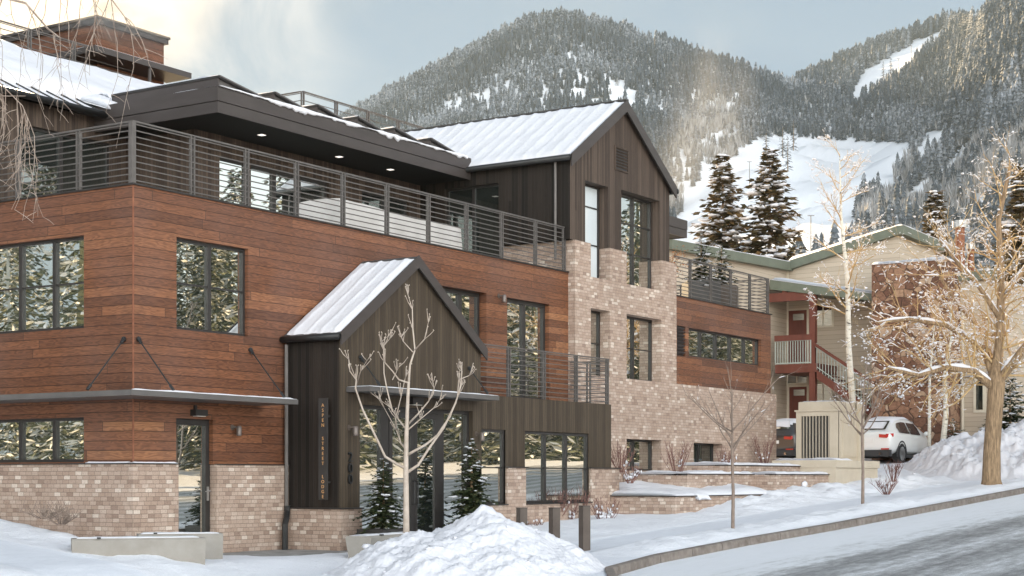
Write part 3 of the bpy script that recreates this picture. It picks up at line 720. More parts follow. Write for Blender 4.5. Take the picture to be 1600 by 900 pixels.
# canopy round the corner, hung on rods
ca_ = MB(); d_ = .95; xr_ = oY(466, 630, -d_).x
ca_.prism([(-d_, -d_, 2.80), (xr_, -d_, 2.80), (xr_, 0, 2.80), (0, 0, 2.80), (0, 9, 2.80), (-d_, 9, 2.80)], (0, 0, .095))
can = ca_.build('corner_canopy', 'canopy', B)
sn = MB(); slab(sn, (-d_ + .02, -d_ + .02, 2.895), (xr_ - .02, -d_ + .02, 2.895), (xr_ - .02, -.01, 2.895), (0, -.01, 2.895), .03, 50, 10, .015, 2, .1, 2); sn.build('canopy_snow', 'snow', can, True)
def rod(P, a, b):
    a, b = Vector(a), Vector(b); dv = (b - a).normalized()
    m = MB(); m.tube([a - dv * .02, a + dv * .10], .030, 6); m.tube([a + dv * .1, b - dv * .12], .013, 6); m.tube([b - dv * .12, b], .028, 6)
    m.ball(a, .05, .05, .05, 8, 4); m.build('tie_rod', 'black', P)
for x in (.11, 3.03): rod(can, (x, -.02, 3.86), (x + .0, -d_ + .08, 2.93))
for y in (.21,): rod(can, (-.02, y, 3.86), (-d_ + .08, y, 2.93))
rod(can, (-.02, 4.2, 3.86), (-d_ + .08, 4.2, 2.93))
dp = MB(); dp.tube([(3.98, -.10, 4.02), (3.98, -.10, .72), (3.90, -.16, .60), (3.84, -.2, .50), (3.84, -.2, -.1)], .038, 8)
dp.build('downpipe', 'rail', B)
dp2 = MB(); dp2.tube([(3.98, -.12, .86), (3.98, -.12, .74), (3.88, -.19, .62), (3.80, -.22, .50), (3.80, -.22, -.1)], .06, 8); dp2.build('pipe_boot', 'black', B)

# entrance volume with its gable
EW0, EW1, EE, EA, EX = 4.09, 8.92, 4.12, 5.80, 6.505
eg = MB(); eg.wall('y', ye, EW0, 8.92, .82, EE, [(4.70, 8.62, .0, 2.84, .12), (8.95, 9.9, .83, 2.47, .12)])
eg.quad((EW0, ye, EE), (8.92, ye, EE), (EX, ye, EA))
eg.wall('y', ye, 8.92, 14.66, 1.65, 3.215, [(8.95, 9.90, 1.0, 2.47, .12), (10.70, 13.57, 1.0, 2.47, .12)])
eg.wall('y', ye, 8.62, 8.95, .82, 1.65)
eg.quad((14.66, ye, 1.65), (14.66, ye, 3.215), (14.66, 0, 3.215), (14.66, 0, 1.65))
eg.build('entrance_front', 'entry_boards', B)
el = MB(); el.wall('x', EW0, ye, 0, .82, EE); el.build('entrance_side', 'dark_boards', B)
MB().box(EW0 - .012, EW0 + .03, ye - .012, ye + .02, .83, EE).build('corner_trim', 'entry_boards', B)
# roof: two slopes, fascia boards, gutter
rs = (EA - EE) / (EX - EW0); ov = .12; rf = MB()
L0 = (EW0 - .10, EE - .10 * rs); R0 = (8.92 + .10, EE - .10 * rs)
for (x, z) in (L0, R0):
    rf.prism([(x, ye - ov + .02, z + .05), (EX, ye - ov + .02, EA + .05), (EX, ye - ov + .02, EA + .14), (x, ye - ov + .02, z + .14)], (0, -ye + ov - .03, 0))
rr_ = rf.build('entrance_roof', 'seams', B)
fb = MB()
for (x, z) in (L0, R0): fb.prism([(x, ye - ov, z - .09), (EX, ye - ov, EA - .09), (EX, ye - ov, EA + .16), (x, ye - ov, z + .16)], (0, .03 if x < EX else .034, 0))
fb.build('barge_board', 'fascia', rr_)
gt = MB(); gt.tube([(EW0 - .16, ye - ov + .02, EE + .0), (EW0 - .16, -.02, EE + .0)], .065, 8); gt.build('gutter', 'black', rr_, True)
sn = MB(); slab(sn, (L0[0] + .02, ye - ov + .05, L0[1] + .14), (L0[0] + .02, -.03, L0[1] + .14), (EX - .10, -.03, EA + .14 - .1 * rs), (EX - .10, ye - ov + .05, EA + .14 - .1 * rs), .05, 48, 24, .018, 2.2, .10, 1, .03, ridges=.34)
sn.build('roof_snow', 'snow', rr_, True)
sn = MB(); slab(sn, (R0[0] - .02, -.03, R0[1] + .14), (R0[0] - .02, ye - ov + .05, R0[1] + .14), (EX + .10, ye - ov + .05, EA + .14 - .1 * rs), (EX + .10, -.03, EA + .14 - .1 * rs), .05, 16, 16, .018, 2.2, .10, 5, .03)
sn.build('roof_snow', 'snow', rr_, True)
# glazed entrance
zt, zb, yd = 2.84, .0, ye + .10
en = MB()
for a, b in ((4.70, 4.78), (5.50, 5.76), (7.46, 7.68), (8.54, 8.62)): en.box(a, b, yd, yd + .08, zb, zt)
for a, b in ((4.78, 5.50), (7.68, 8.54)): en.box(a, b, yd, yd + .08, zt - .07, zt); en.box(a, b, yd, yd + .08, zb, .13)
en.box(5.76, 7.46, yd, yd + .08, zt - .09, zt)
ent = en.build('entrance_glazing', 'frame', B)
for a, b in ((4.775, 5.505), (7.675, 8.545)): MB().box(a, b, yd + .05, yd + .062, .125, zt - .065).build('pane', 'glass', ent)
for k, (a, b) in enumerate(((5.77, 6.605), (6.615, 7.45))):
    m = MB(); m.box(a, a + .11, yd - .01, yd + .05, zb + .01, zt - .10); m.box(b - .11, b, yd - .01, yd + .05, zb + .01, zt - .10)
    m.box(a + .11, b - .11, yd - .01, yd + .05, zb + .01, .25); m.box(a + .11, b - .11, yd - .01, yd + .05, zt - .21, zt - .10)
    q = m.build('entrance_door', 'frame', B); MB().box(a + .105, b - .105, yd + .02, yd + .034, .245, zt - .205).build('pane', 'glass', q)
    hx = b - .055 if k == 0 else a + .055
    MB().tube([(hx, yd - .01, .86), (hx, yd - .07, .88), (hx, yd - .07, 1.32), (hx, yd - .01, 1.34)], .014, 6).build('handle', 'black', q)
lamp(B, 4.36, ye, 2.38); lamp(B, 8.74, ye, 2.36)
lb = MB().box(6.25, 6.62, ye - .15, ye, 2.90, 3.04); l_ = lb.build('door_light', 'frame', B); MB().box(6.29, 6.58, ye - .14, ye - .01, 2.89, 2.90).build('light_lens', 'lamp_glass', l_)
ad = .58; xa = 4.28; xb = oY(780, 620, ye - ad).x
am = MB(); am.box(xa, xb, ye - ad, ye, 3.07, 3.165); aw = am.build('entrance_awning', 'canopy', B)
sn = MB(); slab(sn, (xa + .02, ye - ad + .01, 3.165), (xb - .02, ye - ad + .01, 3.165), (xb - .02, ye - .01, 3.165), (xa + .02, ye - .01, 3.165), .025, 40, 6, .012, 2, .08, 8); sn.build('awning_snow', 'snow', aw, True)
for x in (4.70, 8.46): rod(aw, (x, ye - .02, 3.76), (x, ye - ad + .08, 3.20))
# the blade sign and the house number
sg = MB().box(3.90, 3.925, -1.20, -.98, .98, 2.94); sg.box(3.925, xe, -1.12, -1.06, 1.3, 1.34); sg.box(3.925, xe, -1.12, -1.06, 2.58, 2.62)
sgn = sg.build('blade_sign', 'planter', B)
def T(x, y, z, nx_): return Matrix.Translation((x, y, z)) @ (Matrix.Rotation(R(-90), 4, 'Z') if nx_ else Matrix()) @ Matrix.Rotation(R(90), 4, 'X')
z = 2.80
for word in ('ASPEN', 'STREET', 'LODGE'):
    for ch in word: text(ch, 'sign_letter', 'amber_letters', sgn, .092, T(3.897, -1.09, z, True), .004); z -= .096
    z -= .16
for i, ch in enumerate('200'): text(ch, 'house_number', 'black', B, .27, T(4.37, ye - .03, 1.80 - .215 * i, False), .02)
# windows below the balcony
window(B, 'y', ye + .03, 8.95, 9.90, .83, 2.47, [], [1.63])
window(B, 'y', ye + .03, 10.70, 13.57, .83, 2.46, [11.62, 12.56], [1.63])
# balcony floor, rails
MB().box(8.9, 14.66, ye + .01, -.01, 3.12, 3.20).build('balcony_floor', 'fascia', B)
def railing(P, p0, p1, zb, zt, posts, n=10, name='railing', mat='rail', pair=.045):
    p0, p1 = Vector((*p0, 0)), Vector((*p1, 0)); dv = (p1 - p0).normalized(); nv = Vector((-dv.y, dv.x, 0)); L = (p1 - p0).length
    m = MB(); up = Vector((0, 0, 1)); mid = (p0 + p1) / 2
    m.obox(mid + up * (zt - .014), dv * (L / 2), nv * .026, up * .014)
    for i in range(n):
        z = zb + .07 + (zt - zb - .13) * i / (n - 1); m.obox(mid + up * z, dv * (L / 2), nv * .009, up * .0095)
    r_ = m.build(name, mat, P)
    for q in posts:
        pm = MB()
        for s_ in ((-pair, pair) if pair else (0,)):
            pm.obox(p0 + dv * (q + s_) + up * ((zb + zt - .03) / 2), dv * .015, nv * .024, up * ((zt - zb - .026) / 2))
        pm.build('post', mat, r_)
    return r_
TZ = 6.60
MB().box(-.04, 14.86, -.04, 0.02, 6.58, 6.61).box(-.04, .02, .02, 9, 6.58, 6.61).build('parapet_cap', 'frame', B)
railing(B, (0.0, .03), (14.78, .03), TZ, 7.72, [1.5, 2.97, 4.43, 5.90, 7.39, 8.90, 10.38, 11.85, 13.35, 14.70])
railing(B, (.03, 0.06), (.03, 9), TZ, 7.72, [1.35, 2.98, 4.5, 6])
MB().box(-.03, .07, -.0, .085, TZ, 7.70).build('corner_post', 'rail', B)
railing(B, (8.97, ye + .04), (14.60, ye + .04), 3.215, 4.34, [1.12, 2.61, 4.06, 5.55])
railing(B, (14.60, ye + .06), (14.60, -.22), 3.215, 4.30, [.55])

# brick tower, dark gable on top of it, brick wing to the right
yt = -.20; TX0, TX1, RX = 14.86, 20.40, 27.21
tw = MB(); REV = .36
tw.wall('y', yt, TX0, TX1, -.3, 7.40, [(15.65, 16.64, 6.55, 7.4, REV), (17.53, 19.50, 6.55, 7.4, REV), (15.65, 16.64, 4.04, 5.75, REV), (17.53, 19.50, 4.04, 5.76, REV), (17.53, 19.50, 1.60, 2.44, REV)])
tw.wall('y', yt, TX1, RX, -.3, 4.04, [(21.46, 23.34, 1.60, 2.41, REV)])
tw.wall('x', TX0, yt, 3.6, -.3, 7.40); tw.quad((TX1, yt, 4.04), (TX1, yt, 7.40), (TX1, 3, 7.40), (TX1, 3, 4.04)); tw.quad((RX, yt, -.3), (RX, yt, 4.04), (RX, 9, 4.04), (RX, 9, -.3))
for a, b in ((TX0, 15.65), (16.64, 17.53), (19.50, TX1)): tw.quad((a, yt, 7.40), (b, yt, 7.40), (b, .4, 7.40), (a, .4, 7.40))
tw.build('brick_wall', 'brick', B)
GX0, GX1, GE, GA = 14.70, 20.06, 9.46, 11.24; GC = (GX0 + GX1) / 2; yg = yt + .05
gg = MB(); gg.wall('y', yg, GX0, GX1, 7.40, GE, [(15.45, 16.62, 7.4, 8.99, .28), (17.33, 19.48, 7.4, 9.03, .28)])
VZ = GE + (GA - GE) * .45
gg.quad((GX0, yg, GE), (GX1, yg, GE), (GC, yg, GA)); gg.build('dark_gable', 'boards', B)
gs = MB(); gs.wall('x', GX0, yg, 8.5, 7.40, GE, [(2.0, 3.7, 7.4, 9.02, .12)]); MB().quad((GX1, yg, 7.4), (GX1, yg, GE), (GX1, 8.5, GE), (GX1, 8.5, 7.4)).build('dark_side_wall', 'dark_boards', B); gs.build('dark_side_wall', 'entrance_side' if 'entrance_side' in M else 'dark_boards', B)
window(B, 'x', GX0 + .10, 2.0, 3.7, 6.61, 9.02, [2.85], [], 'glass_dark', name='terrace_door')
lv = MB(); lv.box(16.96, 17.0, yg - .03, yg, 9.50, 10.14); lv.box(17.64, 17.68, yg - .03, yg, 9.50, 10.14); lv.box(17.0, 17.64, yg - .03, yg, 10.10, 10.14); lv.box(17.0, 17.64, yg - .03, yg, 9.50, 9.54)
vt = lv.build('gable_vent', 'boards', B); MB().box(17.0, 17.64, yg - .012, yg - .004, 9.54, 10.10).build('vent_back', 'black', vt)
sl_ = MB(); [sl_.obox((17.32, yg - .022, 9.60 + .078 * i), (.32, 0, 0), (0, .022, -.022), (0, .004, .004)) for i in range(7)]; sl_.build('slat', 'boards', vt)
window(B, 'y', yg + .26, 15.65, 16.62, 6.55, 8.99, [], [7.45, 8.42], 'glass_blind', .05)
window(B, 'y', yg + .26, 17.53, 19.48, 6.55, 9.03, [18.45], [7.45, 8.25], 'glass', .05)
window(B, 'y', yt + .30, 15.65, 16.64, 4.04, 5.75, [], [4.9], 'glass', .05)
window(B, 'y', yt + .30, 17.53, 19.50, 4.04, 5.76, [18.45], [4.9], 'glass', .05)
window(B, 'y', yt + .30, 17.53, 19.50, 1.60, 2.44, [18.45], [], 'glass', .05)
window(B, 'y', yt + .30, 21.46, 23.34, 1.60, 2.41, [22.35], [], 'glass_dark', .05)
gr = (GA - GE) / (GC - GX0); gov = .16; rf = MB()
GL = (GX0 - .16, GE - .16 * gr); GR = (GX1 + .16, GE - .16 * gr)
for (x, z) in (GL, GR): rf.prism([(x, yg - gov + .02, z + .04), (GC, yg - gov + .02, GA + .04), (GC, yg - gov + .02, GA + .13), (x, yg - gov + .02, z + .13)], (0, 9.0, 0))
gro = rf.build('gable_roof', 'seams', B); fb = MB()
for (x, z) in (GL, GR): fb.prism([(x, yg - gov, z - .16), (GC, yg - gov, GA - .16), (GC, yg - gov, GA + .15), (x, yg - gov, z + .15)], (0, .035 if x < GC else .039, 0))
fb.build('barge_board', 'fascia', gro)
gt = MB(); gt.tube([(GL[0] - .05, yg - gov + .03, GL[1] + .06), (GL[0] - .05, 8.6, GL[1] + .06)], .075, 8); MB().tube([(GR[0] + .05, yg - gov + .0, GR[1] + .04), (GR[0] + .05, 8.6, GR[1] + .04)], .075, 8).build('gutter', 'black', gro, True); gt.build('gutter', 'black', gro, True)
MB().box(GC - .06, GC + .06, yg - gov, 8.6, GA + .13, GA + .17).build('ridge_cap', 'seams', gro)
sn = MB(); slab(sn, (GL[0] + .0, yg - gov + .05, GL[1] + .13), (GL[0] + .0, 8.5, GL[1] + .13), (GC - .08, 8.5, GA + .13 - .08 * gr), (GC - .08, yg - gov + .05, GA + .13 - .08 * gr), .07, 160, 26, .025, 1.6, .14, 12, .03, ridges=.42); sn.build('roof_snow', 'snow', gro, True)
sn = MB(); slab(sn, (GR[0], 8.5, GR[1] + .13), (GR[0], yg - gov + .05, GR[1] + .13), (GC + .08, yg - gov + .05, GA + .13 - .08 * gr), (GC + .08, 8.5, GA + .13 - .08 * gr), .07, 40, 16, .025, 1.6, .14, 14, .03); sn.build('roof_snow', 'snow', gro, True)
dq = MB(); dq.tube([(GX0 - .10, .22, GL[1] + .0), (GX0 - .10, .22, TZ + .3)], .035, 8); dq.build('downpipe', 'rail', B)
# right wing: wood upper storey, louvre, ribbon window, terrace
ww = MB(); ww.wall('y', yt + .02, TX1, 26.82, 4.04, 6.50, [(20.46, 20.98, 4.84, 5.68, .10), (21.19, 26.10, 4.86, 5.67, .12)]); ww.quad((26.82, yt + .02, 4.04), (26.82, yt + .02, 6.5), (26.82, 9, 6.5), (26.82, 9, 4.04)); ww.build('wood_cladding', 'planks', B)
window(B, 'y', yt + .12, 21.19, 26.10, 4.86, 5.67, [22.15, 23.15, 24.13, 25.12], [], 'glass', .05)
vm_ = MB().box(20.46, 20.98, yt + .10, yt + .12, 4.84, 5.68); vt = vm_.build('louvre_vent', 'black', B); sl_ = MB(); [sl_.obox((20.72, yt + .06, 4.92 + .098 * i), (.26, 0, 0), (0, .035, -.035), (0, .005, .005)) for i in range(8)]; sl_.build('slat', 'fascia', vt)
MB().box(TX1, 26.86, yt - .02, yt + .06, 6.50, 6.53).build('parapet_cap', 'frame', B)
railing(B, (TX1 - .02, yt + .05), (26.72, yt + .05), 6.53, 7.63, [.95, 2.26, 3.60, 4.95, 6.27])
railing(B, (26.72, yt + .07), (26.72, 6), 6.53, 7.63, [1.5, 3, 4.5])
# terrace floor, upper storey walls set back, flat roof with its deep fascia
MB().box(.02, 14.85, .03, 9, 6.40, 6.59).box(20.41, 26.80, 0, 9, 6.30, 6.50).build('terrace_floor', 'concrete', B)
up_ = MB(); YB = 4.5
up_.wall('x', 6.2, YB, 6.6, 6.59, 9.2)
up_.wall('y', YB, 6.2, 14.70, 6.59, 9.2, [(7.0, 8.0, 6.59, 8.72, .1), (8.05, 10.9, 6.59, 8.72, .1), (12.2, 14.2, 6.59, 8.72, .1)])
up_.wall('y', 6.6, -3, 6.2, 6.59, 9.5, [(-.4, 2.55, 6.9, 9.0, .1), (3.0, 5.7, 6.9, 9.0, .1)]); up_.build('upper_walls', 'boards', B)
window(B, 'y', YB + .08, 7.0, 8.0, 6.6, 8.72, [], [], 'glass', .07)
window(B, 'y', YB + .08, 8.05, 10.9, 6.6, 8.72, [8.95, 9.85], [], 'glass', .09)
window(B, 'y', YB + .08, 12.2, 14.2, 6.6, 8.72, [13.2], [], 'glass_dark', .07)
window(B, 'y', 6.68, -.4, 2.55, 6.9, 9.0, [.6, 1.6], [8.2], 'glass_dark', .06); window(B, 'y', 6.68, 3.0, 5.7, 6.9, 9.0, [4.3], [], 'glass_dark', .06)
YF, XF = 2.83, 5.16; fr_ = MB()
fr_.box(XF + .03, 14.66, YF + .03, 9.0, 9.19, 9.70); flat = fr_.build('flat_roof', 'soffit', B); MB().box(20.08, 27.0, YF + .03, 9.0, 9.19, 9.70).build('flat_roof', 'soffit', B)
for a, b in ((20.24, 27.03), (XF, 14.66)):
    fa = MB()
    fa.box(a, b, YF, YF + .028, 9.42, 9.73); fa.box(a + .015, b, YF + .014, YF + .05, 9.17, 9.405)
    if a > 20: fa.box(27.002, 27.03, YF + .028, 9, 9.17, 9.73); fa.build('fascia', 'fascia', flat)
fa.box(XF, XF + .028, YF + .028, 9.0, 9.42, 9.73); fa.box(XF + .014, XF + .05, YF + .05, 9.0, 9.17, 9.405)
fa.build('fascia', 'fascia', flat)
for px, pyy in ((409, 211), (530, 245), (610, 265)):
    p = oZ(px, pyy, 9.188); dl = MB(); dl.box(p.x - .07, p.x + .07, p.y - .07, p.y + .07, 9.182, 9.192); dl.build('downlight', 'downlight', flat)
sn = MB(); slab(sn, (XF + .02, YF + .0, 9.70), (14.5, YF + .0, 9.70), (14.5, 6.2, 9.70), (XF + .02, 6.2, 9.70), .07, 110, 20, .05, 2.4, .15, 21, .0); s9 = MB(); slab(s9, (20.3, YF + .02, 9.71), (26.98, YF + .02, 9.71), (26.98, 8.9, 9.71), (20.3, 8.9, 9.71), .08, 30, 20, .03, 1.5, .2, 23); s9.build('flat_roof_snow', 'snow', flat, True)
nl = 170; k0 = len(sn.v)                  # the lip that sags over the edge
for i in range(nl + 1):
    x = XF + .05 + (14.4 - XF) * i / nl; q = max(0, fbm(x * 1.1, 4.2, 2) * .5 + .28) * sst(XF, XF + .8, x); dr_ = q * (.13 + .14 * fbm(x * 5, 1, 7)); th_ = .035 + .06 * q + .03 * fbm(x * 3, 2, 2)
    sn.v += [(x, YF + .7, 9.70), (x, YF + .4, 9.73 + th_), (x, YF + .10, 9.73 + th_ * .95), (x, YF - .03 - .03 * q, 9.73 + th_ * .5), (x, YF - .035 - .03 * q, 9.735 - dr_), (x, YF - .004, 9.732 - dr_)]
for i in range(nl):
    for q in range(5): sn.f.append((k0 + i * 6 + q, k0 + i * 6 + 6 + q, k0 + i * 6 + 7 + q, k0 + i * 6 + q + 1))
sn.build('flat_roof_snow', 'snow', flat, True)
# tilted solar panels, one row behind another
for k in range(7):
    x0 = 5.30 + 1.455 * k - (.9 if k == 0 else 0); x1 = 6.92 + 1.49 * (k - 0) if k < 6 else 15.8
    if k == 6: break
    z0, z1 = 10.06, 9.86; y0, y1 = 3.1, 6.4
    if k == 0: x0 = 5.50
    else: x0 = 5.85 + 1.49 * k - .04
    m = MB(); m.prism([(x0, y0, z0 - .05), (x1, y0, z1 - .05), (x1, y0, z1), (x0, y0, z0)], (0, y1 - y0, 0))
    pn = m.build('solar_panel', 'frame', flat)
    s2 = MB(); slab(s2, (x0 + .06, y0 + .03, z0 - .015), (x1, y0 + .03, z1), (x1, y1, z1), (x0 + .06, y1, z0 - .015), .10, 14, 20, .03, 2.2, .10, 30 + k); s2.build('panel_snow', 'snow', pn, True)
    MB().box(x0 + .02, x0 + .05, y0 + .05, y1, 9.74, z0 - .05).build('panel_stand', 'fascia', pn); s3 = MB(); s3.prism([(x0 + .02, y0 - .015, z0 - .03), (x1, y0 - .015, z1 - .03), (x1, y0 - .015, z1 - .0), (x0 + .02, y0 - .015, z0 + .0)], (0, .012, 0)); s3.prism([(x0 + .05, y0 + .10, 9.74), (x1 - .1, y0 + .10, 9.74), (x1 - .1, y0 + .10, z1 - .05), (x0 + .05, y0 + .10, z0 - .055)], (0, .02, 0)); s3.build('panel_stand', 'canopy', pn)
# pitched snow roof on the left, eave strip of standing seams
lr = MB(); ex0, ex1 = -4.0, 12.5; YE, ZE, YR, ZR = 6.25, 9.56, 11.0, 11.88
lr.prism([(ex0, YE, ZE), (ex0, YR, ZR), (ex0, YR, ZR - .15), (ex0, YE, ZE - .12)], (ex1 - ex0, 0, 0)); lrf = lr.build('pitched_roof', 'seams', B)
ss = MB(); sl2 = Vector((0, YR - YE, ZR - ZE)).normalized()
for i in range(22): x = -3 + .42 * i; ss.obox(Vector((x, YE, ZE)) + sl2 * .7 + Vector((0, 0, .02)), (.012, 0, 0), sl2 * .68, (0, -.01, .022)) if x < 5.1 else None
ss.build('seam', 'black', lrf)
gt = MB(); gt.tube([(ex0, YE - .05, ZE - .05), (5.16, YE - .05, ZE - .05)], .08, 8); gt.build('gutter', 'black', lrf, True)
sn = MB(); a = .80; q0 = Vector((0, YE, ZE)) + sl2 * a; q1 = Vector((0, YR, ZR))
slab(sn, (ex0, q0.y, q0.z), (ex1, q0.y, q0.z), (ex1, q1.y, q1.z), (ex0, q1.y, q1.z), .30, 120, 30, .09, .7, .35, 41, .30)
qa = Vector((0, YE, ZE)) + sl2 * .05
slab(sn, (ex0, qa.y, qa.z), (5.1, qa.y, qa.z), (5.1, q0.y, q0.z), (ex0, q0.y, q0.z), .012, 60, 5, .004, 3, .05, 43)
slab(sn, (5.1, YE - .2, ZE + .05), (6.6, YE - .2, ZE + .1), (6.6, YE + 1.5, ZE + .6), (5.1, YE + 1.5, ZE + .6), .2, 14, 14, .06, 2, .2, 45)
sn.build('roof_snow', 'snow', lrf, True)
# roof terrace behind with rails, stair tower of wood with its own awning
MB().box(-4, 24.5, 11.0, 22, 4, 11.75).box(15.2, 24.5, 9.0, 11.0, 4, 11.25).box(.3, 26.5, 8.9, 11.0, 0, 9.6).build('rear_block', 'dark_boards', B)
railing(B, (-2, 12.5), (12.1, 12.5), 11.95, 13.12, [3.2, 6.3, 8.9, 10.4, 11.9], 8)
railing(B, (15.26, 9.05), (22.2, 9.05), 11.25, 12.41, [0, 1.5, 3.0, 4.5, 6.0], 6, pair=.05); railing(B, (15.26, 9.1), (15.26, 14), 11.25, 12.41, [1.6, 3.2], 6)
tw2 = MB(); WX0, WX1, WY = 11.2, 13.75, 13.0; tw2.box(WX0, WX1, WY, 19, 10.5, 13.96); st = tw2.build('stair_tower', 'planks', B)
m = MB(); m.box(WX0 - .1, WX1 + .09, WY - .10, 19.1, 13.96, 14.10); m.box(WX0 - .14, WX1 + .13, WY - .14, 19.1, 14.10, 14.17); m.build('tower_fascia', 'fascia', st)
ta = MB(); ta.box(WX0 - 1.0, WX1 + .1, WY - 1.0, WY - .01, 12.86, 13.02); ta.box(WX0 - 1.0, WX0 - .01, WY - .01, 15, 12.86, 13.02); ta.tube([(12.3, WY - .9, 11.9), (12.3, WY - .9, 12.86)], .05, 8); tao = ta.build('tower_awning', 'fascia', st)
sn = MB(); slab(sn, (WX0 - .98, WY - .99, 13.02), (WX1 + .08, WY - .99, 13.02), (WX1 + .08, WY - .02, 13.02), (WX0 - .98, WY - .02, 13.02), .05, 30, 6, .02, 2, .1, 51); sn.build('awning_snow', 'snow', tao, True)
MB().box(.3, 27.0, .5, 8.9, -.4, 6.29).build('sun_block_core', 'soffit', B)  # unseen solid box inside the walls, added to block the sun

# the cold hazy air between the street and the mountains
hz = MB(); hz.box(-2600, 2900, -2300, 2900, -3.5, 520)
hm_ = bpy.data.materials.new('haze'); hm_.use_nodes = True; hn = hm_.node_tree; hn.nodes.remove(hn.nodes['Principled BSDF'])
pv = hn.nodes.new('ShaderNodeVolumePrincipled'); pv.inputs['Color'].default_value = (.70, .87, 1.0, 1); pv.inputs['Density'].default_value = .00007; pv.inputs['Anisotropy'].default_value = .1
hn.links.new(pv.outputs[0], hn.nodes['Material Output'].inputs['Volume'])
hz.build('haze', hm_, kind='stuff')

def puff(name, c, rx, ry, rz, dens, scale, seed, tint, thr=.42):
    m = bpy.data.materials.new(name); m.use_nodes = True; t = NT(m.node_tree); m.node_tree.nodes.remove(m.node_tree.nodes['Principled BSDF'])
    v = t.n('ShaderNodeVolumePrincipled'); v.inputs['Color'].default_value = tint + (1,); v.inputs['Anisotropy'].default_value = .0
    o = t.vm('DIVIDE', t.obj(), (rx, ry, rz)); r_ = t.vm('LENGTH', o)
    n_ = t.noise(t.vm('ADD', o, (seed, 0, 0)), scale, 4, .6)
    t.set(v.inputs['Density'], t.m('MULTIPLY', t.m('MULTIPLY', t.mapr(n_, thr, .72, 0, 1), t.mapr(r_, .25, .97, 1, 0, 'SMOOTHSTEP')), dens))
    m.node_tree.links.new(v.outputs[0], m.node_tree.nodes['Material Output'].inputs['Volume'])
    o_ = MB().ball((0, 0, 0), rx, ry, rz, 20, 12).build(name, m, kind='stuff'); o_.location = c; return o_
puff('drifting_steam', (11.6, 12.6, 14.2), 2.6, 1.8, 1.0, 1.0, 2.0, 1.0, (1, .97, .93), .38)
p = aD(1112, 205, 800); puff('blown_snow_cloud', p, 38, 30, 62, .0075, 2.2, 4.0, (1, .97, .93), .36)
p = aD(1040, 300, 820); puff('blown_snow_cloud', p, 54, 30, 44, .0050, 2.0, 9.0, (1, .97, .93), .36)

# ------------------------------------------------------------------ plants
def conifer(name, label, cat, loc, H, Rr, seed, needles='needles', snow=.6, whorls=24, group=None, dens=1.0, bare=.06):
    r = random.Random(seed); t = thing(name, label, cat, loc, r.random() * 6, group)
    m = MB(); m.tube([(0, 0, -.2 if H > 4 else -.02), (.01 * H * r.uniform(-1, 1), 0, H * .5), (0, 0, H)], [H * .016 + .01, H * .011 + .006, .004], 7); m.build('trunk', 'bark', t)
    nd = MB(); sw = MB()
    for i in range(whorls):
        tt = bare + (1 - bare) * (i + r.random() * .6) / whorls
        z = H * tt; Lw = Rr * (1 - tt) ** .8 * (1 - .25 * max(0, .25 - tt) / .25) + H * .008
        nb = max(4, int(r.uniform(7, 10) * dens))
        for k in range(nb):
            a = 6.283 * (k + r.uniform(-.35, .35)) / nb + i * 1.3; L = Lw * r.uniform(.55, 1.15); z = H * (tt + r.uniform(-.9, .9) * (1 - bare) / whorls)
            dr = Vector((math.cos(a), math.sin(a), 0)); sd = Vector((-dr.y, dr.x, 0))
            slope = .55 * tt ** 2 - .30 * (1 - tt) + r.uniform(-.1, .1)
            ns = max(3, int(L / (H * .022)))
            for q in range(ns):
                f = (q + .6) / ns
                p = Vector((0, 0, z)) + dr * (L * f) + Vector((0, 0, slope * L * f - .18 * L * f * f + .10 * L * f ** 3))
                wl = (H * .024 + L * .16 * (1 - .6 * f)) * r.uniform(.7, 1.25)
                for sgn in (-1, 1, 0):
                    d_ = (dr * r.uniform(.5, 1.0) + sd * sgn * r.uniform(.6, 1.1) + Vector((0, 0, r.uniform(-.5, .18)))).normalized()
                    n_ = d_.cross(Vector((r.uniform(-.6, .6), r.uniform(-.6, .6), 1))).normalized()
                    w_ = wl * r.uniform(.2, .34)
                    nd.quad(p, p + d_ * wl * .5 + n_ * w_, p + d_ * wl * 1.1, p + d_ * wl * .5 - n_ * w_)
            if r.random() < snow * (1.15 - .4 * tt):
                f = r.uniform(.5, .95); p = Vector((0, 0, z)) + dr * (L * f) + Vector((0, 0, slope * L * f - .18 * L * f * f + H * .006))
                s_ = (H * .011 + L * .085) * r.uniform(.5, 1.5)
                sw.ball(p, s_ * r.uniform(.8, 1.4), s_ * r.uniform(.7, 1.2), s_ * .30, 7, 4, .38, r)
                if r.random() < .6:
                    p2 = p - dr * L * .22 + sd * s_ * r.uniform(-.8, .8) + Vector((0, 0, .03 * L)); sw.ball(p2, s_ * .8, s_ * .7, s_ * .26, 7, 4, .38, r)
    nd.build('needles', needles, t)
    if snow: sw.build('snow', 'snow', t, True)
    return t
